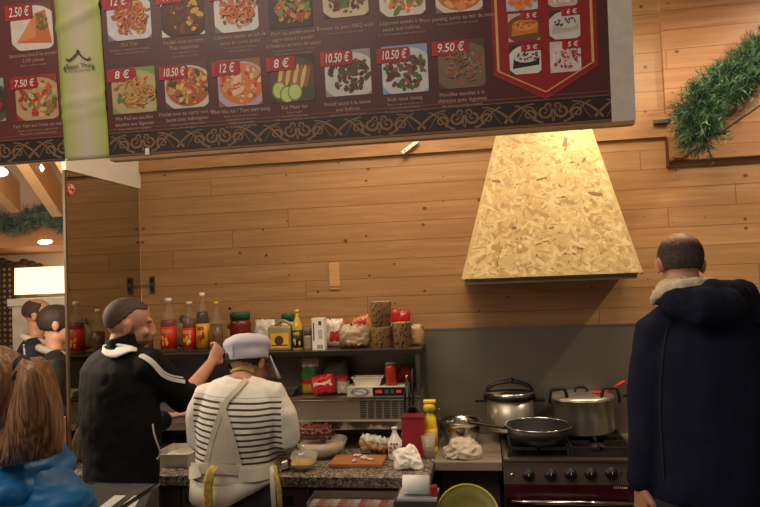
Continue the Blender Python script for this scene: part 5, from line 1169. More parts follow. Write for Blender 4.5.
def hand(bm, wrist, d, nrm, side=1, curl=.4, s=1.0, spread=.1):
    """palm from the wrist along d; nrm = palm facing; thumb on side"""
    d = Vector(d).normalized(); n = Vector(nrm); n = (n - d * n.dot(d)).normalized(); x = d.cross(n) * side
    add_loft(bm, [wrist - d * .01, wrist + d * .035 * s, wrist + d * .085 * s], [(.024 * s, .017 * s), (.036 * s, .015 * s), (.038 * s, .013 * s)], x, 12)
    for i, (o, L) in enumerate(((.029, .070), (.010, .080), (-.010, .075), (-.028, .060))):
        b = wrist + d * .080 * s + x * o * s; a = 0; dd = d + x * (o * spread * 8); dd.normalize(); pts = [b - d * .02, b]
        for k, fr in enumerate((.45, .32, .23)):
            a += curl * (1.0 if k else .7); v = (dd * math.cos(a) + n * math.sin(a)); pts.append(pts[-1] + v * L * fr * s)
        add_loft(bm, pts, [.0085 * s, .0090 * s, .0085 * s, .0078 * s, .0065 * s], None, 8)
    b = wrist + d * .02 * s + x * .028 * s; v = (d * .75 + x * .65 + n * .25).normalized(); v2 = (d * .9 + x * .15 + n * .55 * (1 if curl > .2 else .3)).normalized()
    add_loft(bm, [b - v * .01, b + v * .035 * s, b + v * .035 * s + v2 * .03 * s, b + v * .035 * s + v2 * .055 * s], [.013 * s, .0115 * s, .010 * s, .0075 * s], None, 8)
class Person:
    def __init__(s, name, label, base, group=None):
        s.root = thing(name, label, 'person', base, group)
def make_person(label, S, skin, vox=.006, hs=1.0, g=1.0):
    """S: skeleton joints. returns root, body, L(head local)"""
    base = V(S['pelvis'].x, S['pelvis'].y, 0); root = thing('person', label, 'person', base)
    bm = BM(); side = (S['shR'] - S['shL']).normalized()
    L, Rm = head_parts(bm, S['head'], S['face'], S.get('up', V(0, 0, 1)), hs)
    add_loft(bm, [S['head'] + V(0, 0, -.05) - Vector(S['face']).normalized() * .025, S['neck']], [.052 * g, .058 * g], None, 14)
    c = S['chest']; n = S['neck']
    add_loft(bm, [n, n.lerp(c, .35), c, c.lerp(S['pelvis'], .55), S['pelvis']], [(.07 * g, .055 * g), (.13 * g, .08 * g), (.145 * g, .10 * g), (.125 * g, .09 * g), (.14 * g, .10 * g)], side, 18)
    for q in 'LR':
        sh, el, wr = S['sh' + q], S['el' + q], S['wr' + q]
        add_loft(bm, [n.lerp(sh, .3), sh, sh.lerp(el, .5), el, el.lerp(wr, .35), wr], [.048 * g, .050 * g, .042 * g, .034 * g, .036 * g, .024 * g], None, 12)
        hd = S.get('hd' + q, (wr - el).normalized()); hand(bm, wr, hd, S.get('hn' + q, V(0, 1, 0)), S.get('hs' + q, 1), S.get('hc' + q, .4), 1.0)
        hp, kn, an = S['hip' + q], S['knee' + q], S['ank' + q]
        add_loft(bm, [hp, hp.lerp(kn, .5), kn, kn.lerp(an, .3), an], [.078 * g, .068 * g, .048 * g, .050 * g, .032 * g], None, 12)
        add_loft(bm, [an + V(0, 0, -.03), an + V(0, .06, -.045), an + V(0, .14, -.055)], [(.035, .030), (.04, .025), (.038, .015)], (1, 0, 0), 12)
    b = obj('body', bm, skin, root); remesh(b, vox, 5, .5)
    eyes(root, L, hs)
    return root, b, L
def std_legs(S, p, sp=.10, floor=0):
    side = (S['shR'] - S['shL']).normalized(); side.z = 0; side.normalize()
    for q, s in (('L', -1), ('R', 1)):
        h = p + side * s * sp; S['hip' + q] = h + V(0, 0, -.03); S['knee' + q] = V(h.x + side.x * s * .02, h.y + .02, (h.z) * .52); S['ank' + q] = V(h.x + side.x * s * .03, h.y - .0, .085)
def trousers(root, S, mat, g=1.0, vox=.008, waist=.0):
    bm = BM(); side = (S['shR'] - S['shL']).normalized(); p = S['pelvis']
    add_loft(bm, [p + V(0, 0, .07 + waist), p, p + V(0, 0, -.06)], [(.155 * g, .115 * g), (.17 * g, .125 * g), (.165 * g, .12 * g)], side, 18)
    for q in 'LR': add_loft(bm, [S['hip' + q], S['hip' + q].lerp(S['knee' + q], .5), S['knee' + q], S['ank' + q]], [.095 * g, .085 * g, .068 * g, .062 * g], None, 14)
    o = obj('trousers', bm, mat, root); remesh(o, vox, 6)
    for q in 'LR':
        a = S['ank' + q]; bm = BM(); add_loft(bm, [V(a.x, a.y - .03, .036), V(a.x, a.y + .06, .036), V(a.x, a.y + .17, .030)], [(.042, .034), (.045, .034), (.042, .026)], (1, 0, 0), 14)
        add_loft(bm, [V(a.x, a.y, .04), V(a.x, a.y, .11)], [.045, .042], None, 12); obj('shoe', bm, pm('shoe_black', (22, 20, 20), .5), root)
def bvh(o):
    bm = BM(); bm.from_mesh(o.data); bmesh.ops.translate(bm, verts=bm.verts[:], vec=org(o)); t = BVHTree.FromBMesh(bm); bm.free(); return t
def hit(trees, px, py, back=None):
    d = ray(px, py).normalized(); best = None
    for t in trees:
        h = t.ray_cast(CAM, d)
        if h[0] is not None and (best is None or h[3] < best[3]): best = h
    return best
def ribbon_on(name, parent, trees, pts, width, mat, off=.004, th=.003, n=None, wpx=True, wob=0, step=2.0):
    """cloth strip lying on a garment surface along the line seen through pts"""
    P = []; 
    for (x0, y0), (x1, y1) in zip(pts, pts[1:]):
        m = max(1, int(math.hypot(x1 - x0, y1 - y0) / step))
        for i in range(m): P.append((x0 + (x1 - x0) * i / m, y0 + (y1 - y0) * i / m))
    P.append(pts[-1]); C3 = []
    for x, y in P:
        h = hit(trees, x, y)
        if h is None: continue
        C3.append((h[0] + h[1] * off * (1 if h[1].dot(ray(x, y)) < 0 else -1), h[1] if h[1].dot(ray(x, y)) < 0 else -h[1]))
    if len(C3) < 2: return None
    pos = [c[0] for c in C3]; nn = [c[1] for c in C3]
    for _ in range(4):
        pos = [pos[0]] + [(pos[i - 1] + pos[i] * 2 + pos[i + 1]) / 4 for i in range(1, len(pos) - 1)] + [pos[-1]]
        nn = [nn[0]] + [(nn[i - 1] + nn[i] * 2 + nn[i + 1]).normalized() for i in range(1, len(nn) - 1)] + [nn[-1]]
    bm = BM(); prev = None; M_ = len(pos)
    for i in range(M_):
        d = (pos[min(i + 1, M_ - 1)] - pos[max(i - 1, 0)]).normalized(); s = d.cross(nn[i]).normalized()
        w_ = width if not isinstance(width, (list, tuple)) else width[0] + (width[1] - width[0]) * i / (M_ - 1)
        a, b = pos[i] + s * w_ / 2, pos[i] - s * w_ / 2; q = [bm.verts.new(a), bm.verts.new(b), bm.verts.new(b + nn[i] * th), bm.verts.new(a + nn[i] * th)]
        if prev:
            for k in range(4): bm.faces.new((prev[k], prev[(k + 1) % 4], q[(k + 1) % 4], q[k]))
        else: bm.faces.new(q)
        prev = q
    bm.faces.new(prev[::-1])
    return obj(name, bm, mat, parent, False)
def cloth_noise(o, amp=.006, sc=6, seed=0, zst=1.0):
    from mathutils import noise
    vs = o.data.vertices; N = [v.normal.copy() for v in vs]; co = []
    for v, nr in zip(vs, N):
        p = Vector((v.co.x * sc, v.co.y * sc, v.co.z * sc * zst)) + Vector((seed, 0, 0)); co.extend(v.co + nr * (noise.noise(p) * amp + (abs(noise.noise(p * 2.3)) - .2) * amp * .8))
    vs.foreach_set('co', co); o.data.update()

# ---------------------------------------------------------------- cook in the striped top and white cap
def cook():
    Yc = -1.22
    S = {}; S['head'] = W(248, 364, Yc + .10); S['face'] = V(.30, .80, -.45); S['up'] = V(.02, .45, .9)
    S['neck'] = W(240, 384, Yc + .01); S['chest'] = W(239, 420, Yc - .02); S['pelvis'] = W(236, 490, Yc)
    S['shL'] = W(207, 395, Yc + .01); S['shR'] = W(273, 392, Yc + .03)
    S['elL'] = W(202, 438, Yc + .02); S['wrL'] = W(212, 455, Yc + .24); S['elR'] = W(284, 438, Yc + .03); S['wrR'] = W(281, 457, Yc + .22)
    S['hdR'] = V(-.5, .7, -.3); S['hnR'] = V(0, 0, -1); S['hdL'] = V(.5, .7, -.2); S['hnL'] = V(0, 0, -1); S['hsL'] = 1; S['hsR'] = -1
    std_legs(S, S['pelvis'], .085)
    root, body, L = make_person('person seen from behind in a striped cream top, white apron straps and pale cap', S, M_SKIN, .006, .92, .86)
    trousers(root, S, pm('navy_trousers', (20, 22, 32), .8, var=.15, scale=10), .93)
    # sweater torso
    side = (S['shR'] - S['shL']).normalized(); bm = BM(); K_ = K(240, Yc)
    rows = [(377, 242, 17, .05), (384, 241, 30, .08), (394, 240, 37, .105), (408, 239, 40, .125), (425, 238, 41, .132), (445, 237, 41, .134), (462, 236, 42, .134), (476, 235, 43, .134)]
    add_loft(bm, [W(x, y, Yc + .01) for y, x, w_, d in rows], [(w_ * K_, d) for y, x, w_, d in rows], (1, 0, 0), 28, 0, False)
    for q, s in (('L', -1), ('R', 1)):
        sh, el, wr = S['sh' + q], S['el' + q], S['wr' + q]; m = el.lerp(wr, .70)
        add_loft(bm, [S['neck'].lerp(sh, .22) + V(0, 0, -.014), sh + V(0, 0, -.012), sh.lerp(el, .5) + V(s * .012, 0, 0), el + V(s * .008, 0, -.005), el.lerp(wr, .4), m], [.056, .062, .058, .054, .049, .040], None, 18)
    swt = obj('sweater', bm, M_WHITE, root); remesh(swt, .006, 8); cloth_noise(swt, .007, 7, 3)
    # striped knit
    n = NT('striped_knit'); x, y, z = n.sep(n.coord()); zt = W(240, 399.5, Yc - .1).z; zbm = W(240, 468, Yc - .1).z
    # object coordinates are relative to the person's base, at z = 0
    ps = (zt - zbm) / 11.5
    nz = n.noise(n.coord(), 6, 2); zz = n.math('ADD', z, n.math('MULTIPLY', nz, .012)); zz = n.math('ADD', zz, n.math('MULTIPLY', x, .08))
    fr = n.math('FRACT', n.math('DIVIDE', n.math('SUBTRACT', zz, zbm), ps)); st = n.math('LESS_THAN', fr, .36)
    st = n.math('MULTIPLY', st, n.math('MULTIPLY', n.math('LESS_THAN', zz, zt + .012), n.math('GREATER_THAN', zz, zbm)))
    xo = W(236, 440, Yc - .1).x - org(root).x; st = n.math('MULTIPLY', st, n.math('MULTIPLY', n.math('LESS_THAN', n.math('SUBTRACT', x, xo), .150), n.math('GREATER_THAN', n.math('SUBTRACT', x, xo), -.19)))
    base = n.mix(n.noise(n.coord(), 40, 3), lin((208, 202, 190)), lin((232, 226, 214)))
    n.col(n.mix(st, base, lin((58, 50, 50)))); n.set(Roughness=.85); n.bump(n.noise(n.coord(), 220, 2), .15, .003); swt.data.materials[0] = n.m
    knit = pm('cream_knit', (210, 200, 180), .85, var=.06, scale=40, bump=.1)
    # collar band of skin is the body; apron neck strap
    T = [bvh(swt)]; TB = [bvh(body)]
    apron = pm('apron_cream', (196, 186, 166), .8, var=.06, scale=20); tape = pm('tape_yellow', (176, 146, 66), .7, var=.35, scale=70)
    # plain apron back between the straps
    bm = BM(); g = []
    for j in range(15):
        f = j / 14; y = 404 + 62 * f; xl = 222.5 - 14.5 * f; xr = 225.5 + 13 * f; row = []
        for i in range(9):
            px = xl + (xr - xl) * i / 8; h = hit(T, px, y); row.append(bm.verts.new(h[0] + V(0, -.007, 0)))
        g.append(row)
    for a, b in zip(g, g[1:]):
        for i in range(8): bm.faces.new((a[i], a[i + 1], b[i + 1], b[i]))
    ap = obj('apron', bm, apron, root, True); ap.modifiers.new('s', 'SOLIDIFY').thickness = .003
    ribbon_on('strap', ap, T, [(246, 381), (237, 391), (228, 400), (221, 414), (214, 436), (207, 466)], .021, apron, .007)
    ribbon_on('strap', ap, T, [(222, 403), (227, 418), (233, 440), (240, 468)], .021, apron, .009)
    ribbon_on('waistband', ap, T, [(190, 467), (205, 468), (222, 468), (245, 470), (262, 469), (279, 465)], .036, apron, .011)
    ribbon_on('tie_end', ap, T, [(239, 473), (254, 474), (271, 470)], .050, pm('apron_light', (222, 212, 192), .8, var=.04), .016)
    ribbon_on('tie_end', ap, T, [(188, 471), (196, 473), (203, 469)], .045, pm('apron_light', (222, 212, 192), .8, var=.04), .016)
    pts = [W(215, 466, Yc - .17), W(211, 472, Yc - .19), W(208, 484, Yc - .19), W(208, 500, Yc - .18), W(209, 520, Yc - .175)]
    bm = BM(); add_loft(bm, pts, [(.017, .002)] * 5, (1, 0, 0), 8, 0, False); obj('yellow_tie', bm, tape, ap, True)
    for dx, mm, nm in ((0, apron, 'white_tie'), (6, tape, 'yellow_tie')):
        pts = [W(272 + dx * .3, 466, Yc - .10), W(272 + dx * .6, 474, Yc - .13), W(273 + dx, 490, Yc - .13), W(275 + dx, 520, Yc - .12)]
        bm = BM(); add_loft(bm, pts, [(.010, .002)] * 4, (1, 0, 0), 8, 0, False); obj(nm, bm, mm, ap, True)
    # long hem of the undershirt
    bm = BM(); nn = 40; r0 = []; r1 = []
    for i in range(nn):
        a = 2 * math.pi * i / nn; ca, sa = math.cos(a), math.sin(a); c0 = W(236, 474, Yc + .01); k1 = 46 * K_
        drop = .092 * (1 - .95 * max(0, ca) ** .8) - .02 * max(0, -ca) ** 2 + .004; 
        r0.append(bm.verts.new(c0 + V(ca * k1, sa * .132, 0))); r1.append(bm.verts.new(c0 + V(ca * (k1 + .003) - .004, sa * .140, -drop)))
    for i in range(nn): j = (i + 1) % nn; bm.faces.new((r0[i], r0[j], r1[j], r1[i]))
    o = obj('shirt_hem', bm, pm('hem_cream', (204, 196, 178), .8, var=.06), root, True); o.modifiers.new('s', 'SOLIDIFY').thickness = .004
    # hair under the cap and bun
    hair_shell('hair', root, S['head'], S['face'], S['up'], lambda d: d.y < .30 and d.z > -.62, M_HAIR, .98, .006, .004)
    # neck strap
    h1 = [hit(TB, x, y) for x, y in ((232, 372), (238, 369), (246, 368), (254, 371))]
    ribbon_on('neck_strap', ap, TB + T, [(229, 374), (235, 371), (243, 369), (252, 371)], .022, pm('strap_yellow', (196, 166, 84), .7), .006)
    # cap: soft drum plus peak
    f = V(.30, .80, -.45).normalized(); c = W(247.5, 353, Yc + .09); u = V(-.10, .18, .97).normalized(); r = f.cross(u).normalized(); f2 = u.cross(r)
    Rm = Matrix(((r.x, f2.x, u.x), (r.y, f2.y, u.y), (r.z, f2.z, u.z))).to_4x4(); Rm.translation = c
    k = K(240, Yc + .09); R0 = 20.5 * k
    bm = BM(); add_lathe(bm, [(0, -.02), (R0 * .93, -.028), (R0 * .98, -.022), (R0 * 1.0, .0), (R0 * 1.02, .018), (R0 * 1.08, .026), (R0 * 1.07, .042), (R0 * .97, .058), (R0 * .6, .070), (0, .073)], Rm @ Matrix.Diagonal((1, 1.12, 1, 1)), 40)
    capm = pm('cap_lilac_white', (196, 190, 204), .8, var=.06, scale=12); cp = obj('cap', bm, capm, root, True); cloth_noise(cp, .006, 14, 2)
    bm = BM(); vs = []
    for j in range(4):
        for i in range(13):
            a = R(-62 + 124 * i / 12); q = R0 * (1.02 + j * .19 * math.cos(a * .9)); vs.append(bm.verts.new(Rm @ V(q * math.sin(a), q * 1.12 * math.cos(a), -.020 - .026 * j - .006 * abs(math.sin(a)) * j)))
    for j in range(3):
        for i in range(12): bm.faces.new((vs[j * 13 + i], vs[j * 13 + i + 1], vs[j * 13 + 14 + i], vs[j * 13 + 13 + i]))
    o = obj('peak', bm, pm('peak_grey', (176, 166, 168), .7), cp, True); o.modifiers.new('s', 'SOLIDIFY').thickness = .004
    bm = BM(); pts = [Rm @ V(0, -R0 * 1.15, -.012), Rm @ V(.0, -R0 * 1.16, .02)]; add_loft(bm, pts, [(.006, .003), (.005, .003)], None, 8); obj('cap_seam', bm, capm, cp, True)
cook()

# ---------------------------------------------------------------- man in the black tracksuit
def tracksuit():
    Yc = -1.03; S = {}
    S['head'] = W(129.5, 325, Yc + .02); S['face'] = V(.86, .46, -.14); S['up'] = V(.08, 0, 1)
    S['neck'] = W(120, 351, Yc); S['chest'] = W(119, 400, Yc); S['pelvis'] = W(121, 484, Yc)
    S['shR'] = W(146, 366, Yc - .07); S['shL'] = W(97, 368, Yc + .10)
    S['elR'] = W(184, 399, Yc + .10); S['wrR'] = W(212, 362, Yc + .32)
    S['elL'] = W(150, 430, Yc + .20); S['wrL'] = W(167, 417, Yc + .34)
    S['hdR'] = V(.12, .75, .62); S['hnR'] = V(-.5, .1, -.2); S['hcR'] = .75; S['hsR'] = -1
    S['hdL'] = V(.9, .3, .1); S['hnL'] = V(0, 0, -1); S['hcL'] = .5
    std_legs(S, S['pelvis'], .10)
    root, body, L = make_person('person with cropped hair in a black tracksuit top reaching towards the bottle shelf', S, M_SKIN, .006, 1.0, 1.0)
    trousers(root, S, pm('black_trousers', (18, 18, 20), .8, var=.15), 1.05)
    blk = pm('black_tricot', (6, 6, 7), .85, var=.2, scale=8, spec=.25); wht = pm('white_trim', (206, 204, 198), .7, var=.05)
    side = (S['shR'] - S['shL']).normalized(); sd = V(side.x, side.y, 0).normalized(); bm = BM(); K_ = K(120, Yc)
    rows = [(349, 119, .075, .07), (357, 119, .15, .10), (369, 119, .20, .125), (388, 119, .215, .14), (420, 120, .205, .145), (450, 121, .19, .14), (475, 121, .185, .14), (485, 121, .175, .135)]
    add_loft(bm, [W(x, y, Yc) for y, x, a, b in rows], [(a, b) for y, x, a, b in rows], sd, 28, 0, False)
    for q in 'LR':
        sh, el, wr = S['sh' + q], S['el' + q], S['wr' + q]; e2 = el.lerp(wr, .12 if q == 'R' else .7)
        add_loft(bm, [S['neck'].lerp(sh, .4) + V(0, 0, -.012), sh, sh.lerp(el, .5), el, e2], [.065, .078, .070, .062, .052], None, 16)
    jk = obj('jacket', bm, blk, root); remesh(jk, .0065, 8); cloth_noise(jk, .009, 6, 8)
    T = [bvh(jk)]
    # collar: standing black with white inside band folded on the back
    bm = BM(); c = S['neck'] + V(.012, 0, .026); n_ = 30; rings = []
    for (dz, rr, tl) in ((-.028, .078, 0), (.0, .072, 0), (.026, .070, .0), (.034, .068, 0), (.026, .063, 0), (-.01, .064, 0)):
        rings.append([bm.verts.new(c + V(math.cos(2 * math.pi * i / n_) * rr * 1.0 + .01 * dz, math.sin(2 * math.pi * i / n_) * rr, dz + .016 * math.cos(2 * math.pi * i / n_))) for i in range(n_)])
    for a, b in zip(rings, rings[1:]):
        for i in range(n_): bm.faces.new((a[i], a[(i + 1) % n_], b[(i + 1) % n_], b[i]))
    obj('collar', bm, blk, jk, True)
    # white yoke on the upper back below the collar
    bm = BM(); g = []
    top = [(104, 346), (108, 345), (114, 344), (120, 344), (127, 345), (134, 347.5), (140, 351)]; bot = [(103, 354), (107, 358), (112, 360), (118, 360), (124, 357), (131, 353), (140, 353)]
    for i in range(len(top)):
        row = []
        for j in range(6):
            x = top[i][0] + (bot[i][0] - top[i][0]) * j / 5; y = top[i][1] + (bot[i][1] - top[i][1]) * j / 5; h = hit(T + [], x, y)
            row.append(bm.verts.new((h[0] if h else W(x, y, Yc - .06)) + V(0, -.012, .006)))
        g.append(row)
    for a, b in zip(g, g[1:]):
        for j in range(5): bm.faces.new((a[j], a[j + 1], b[j + 1], b[j]))
    bmesh.ops.smooth_vert(bm, verts=bm.verts[:], factor=.5, use_axis_x=True, use_axis_y=True, use_axis_z=True)
    o = obj('white_yoke', bm, wht, jk, True); o.modifiers.new('s', 'SOLIDIFY').thickness = .006
    ribbon_on('shoulder_stripe', jk, T, [(140, 356), (147, 359), (153, 364), (158, 371), (165, 377), (174, 380), (184, 382)], .016, wht, .003)
    ribbon_on('shoulder_stripe', jk, T, [(143, 355), (151, 359), (157, 365), (163, 372), (171, 376), (182, 378)], .006, wht, .003)
    ribbon_on('pocket_piping', jk, T, [(152, 424), (153, 433), (156, 443), (159, 450), (159, 456), (156, 459)], .007, wht, .003)
    hair_shell('hair', root, S['head'], S['face'], S['up'], lambda d: d.z > -.55 + 1.05 * max(0, min(1, (d.y + .55) / .9)) and d.y < .80, pm('buzz_hair', (66, 48, 38), .8, var=.3, scale=90), 1.0, .0022, .0, th=.003)
    # stubble
    hair_shell('beard', root, S['head'], S['face'], S['up'], lambda d: d.z < -.25 and d.y > -.3, pm('stubble', (122, 84, 64), .8, var=.2, scale=90), 1.0, .0010, .0, (0, .030, -.034), (.056, .066, .074), th=.002)
tracksuit()

# ---------------------------------------------------------------- man in the navy hoodie
def hoodie():
    Yc = -1.42; S = {}
    S['head'] = W(679.5, 265, Yc); S['face'] = V(-.08, 1, -.10); S['up'] = V(.02, .10, 1)
    S['neck'] = W(684, 300, Yc - .02); S['chest'] = W(702, 365, Yc); S['pelvis'] = W(706, 500, Yc)
    S['shL'] = W(661, 330, Yc); S['shR'] = W(758, 318, Yc)
    S['elL'] = W(651, 410, Yc - .02); S['wrL'] = W(641, 484, Yc - .03); S['elR'] = W(782, 405, Yc); S['wrR'] = W(776, 480, Yc + .06)
    S['hnL'] = V(.9, .3, 0); S['hnR'] = V(-.9, .3, 0); S['hcL'] = .35; S['hcR'] = .35; S['hsL'] = 1; S['hsR'] = -1; S['hdL'] = V(-.02, .05, -1); S['hdR'] = V(0, .05, -1)
    std_legs(S, S['pelvis'], .11)
    root, body, L = make_person('person with a balding head in a dark navy hoodie standing at right', S, M_SKIN2, .0062, .88, .98)
    trousers(root, S, pm('dark_jeans', (30, 32, 42), .8, var=.2), 1.15, .008, .0)
    navy = pm('navy_fleece', (20, 24, 44), .9, var=.15, scale=12, spec=.2); K_ = K(700, Yc)
    cream = pm('cream_fleece', (206, 190, 160), .9, var=.12, scale=60, bump=.5)
    bm = BM(); rows = [(297, 690, 24, .08), (306, 696, 36, .10), (320, 703, 48, .13), (345, 704, 57, .155), (390, 705, 61, .16), (440, 705, 62, .165), (480, 705, 63, .165), (497, 705, 61, .16)]
    add_loft(bm, [W(x, y, Yc) for y, x, a, b in rows], [(a * K_, b) for y, x, a, b in rows], (1, 0, 0), 30, 0, False)
    for q, s in (('L', -1), ('R', 1)):
        sh, el, wr = S['sh' + q], S['el' + q], S['wr' + q]
        add_loft(bm, [S['neck'].lerp(sh, .5) + V(0, 0, -.03), sh + V(0, 0, -.01), sh.lerp(el, .35), el, el.lerp(wr, .5), el.lerp(wr, .90)], [.075, .080, .074, .066, .060, .052], None, 18)
    jk = obj('hoodie', bm, navy, root); remesh(jk, .007, 9); cloth_noise(jk, .011, 4.5, 12, .7)
    # cuff
    # hood lying on the back
    bm = BM()
    hp = [W(662, 298, Yc - .05), W(680, 302, Yc - .15), W(701, 306, Yc - .18), W(722, 305, Yc - .17), W(738, 304, Yc - .10)]
    add_loft(bm, hp, [(.030, .030), (.045, .045), (.056, .06), (.056, .06), (.04, .04)], (0, 0, 1), 18)
    hq = [W(668, 296, Yc - .04), W(688, 296, Yc - .12), W(710, 294, Yc - .15), W(730, 294, Yc - .12), W(742, 300, Yc - .04)]
    add_loft(bm, hq, [(.022, .03), (.035, .045), (.045, .055), (.042, .055), (.03, .04)], (0, 0, 1), 18)
    add_loft(bm, [W(742, 296, Yc - .06), W(752, 316, Yc - .07)], [.05, .04], None, 12)
    hd = obj('hood', bm, navy, root); remesh(hd, .006, 10); cloth_noise(hd, .009, 9, 4)
    bm = BM(); add_loft(bm, [W(654, 303, Yc - .04), W(656, 295, Yc - .09), W(667, 289, Yc - .135), W(682, 286, Yc - .16), W(698, 284, Yc - .165), W(711, 283, Yc - .14), W(722, 287, Yc - .10)], [(.010, .012), (.018, .014), (.020, .016), (.022, .018), (.022, .018), (.018, .016), (.012, .012)], (0, 0, 1), 12)
    add_loft(bm, [W(660, 298, Yc + .02), W(662, 289, Yc - .04), W(680, 284, Yc - .08), W(700, 283, Yc - .06)], [.02, .024, .026, .02], None, 10)
    ln = obj('fleece_lining', bm, cream, hd); remesh(ln, .005, 4); cloth_noise(ln, .005, 26, 7)
    T = [bvh(jk)]
    ribbon_on('sleeve_seam', jk, T, [(668, 322), (664, 345), (661, 375), (660, 410), (662, 445), (664, 480)], .006, pm('seam_navy', (12, 14, 26), .9), .001, .002)
    bm = BM(); c = W(705, 499, Yc); 
    n_ = 40; r0 = [[bm.verts.new(c + V(math.cos(2 * math.pi * i / n_) * (61 * K_ - .004 * j), math.sin(2 * math.pi * i / n_) * (.158 - .004 * j), (0, -.045)[z_])) for i in range(n_)] for j, z_ in ((0, 0), (0, 1), (3, 1))]
    for a, b in zip(r0, r0[1:]):
        for i in range(n_): bm.faces.new((a[i], a[(i + 1) % n_], b[(i + 1) % n_], b[i]))
    obj('shirt_hem', bm, pm('hem_beige', (150, 130, 104), .8), root, True)
    hn = NT('thinning_hair'); hx, hy, hz = hn.sep(hn.coord()); hh = S['head'].z
    f = hn.math('ADD', hn.math('SUBTRACT', hz, hh), hn.math('MULTIPLY', hn.math('SUBTRACT', hn.noise(hn.coord(), 90, 3), .5), .035))
    hn.col(hn.ramp(hn.noise(hn.coord(), 120, 3), [(.3, lin((46, 38, 34))), (.7, lin((78, 66, 60)))])); hn.set(Roughness=.85, Alpha=hn.ramp(f, [(.040, .93), (.088, 0.0)]))
    hair_shell('hair', root, S['head'], S['face'], S['up'], lambda d: d.z > -.62 and d.y < .35 and d.z < .985, hn.m, .88, .0022, .0, th=.0015)
hoodie()

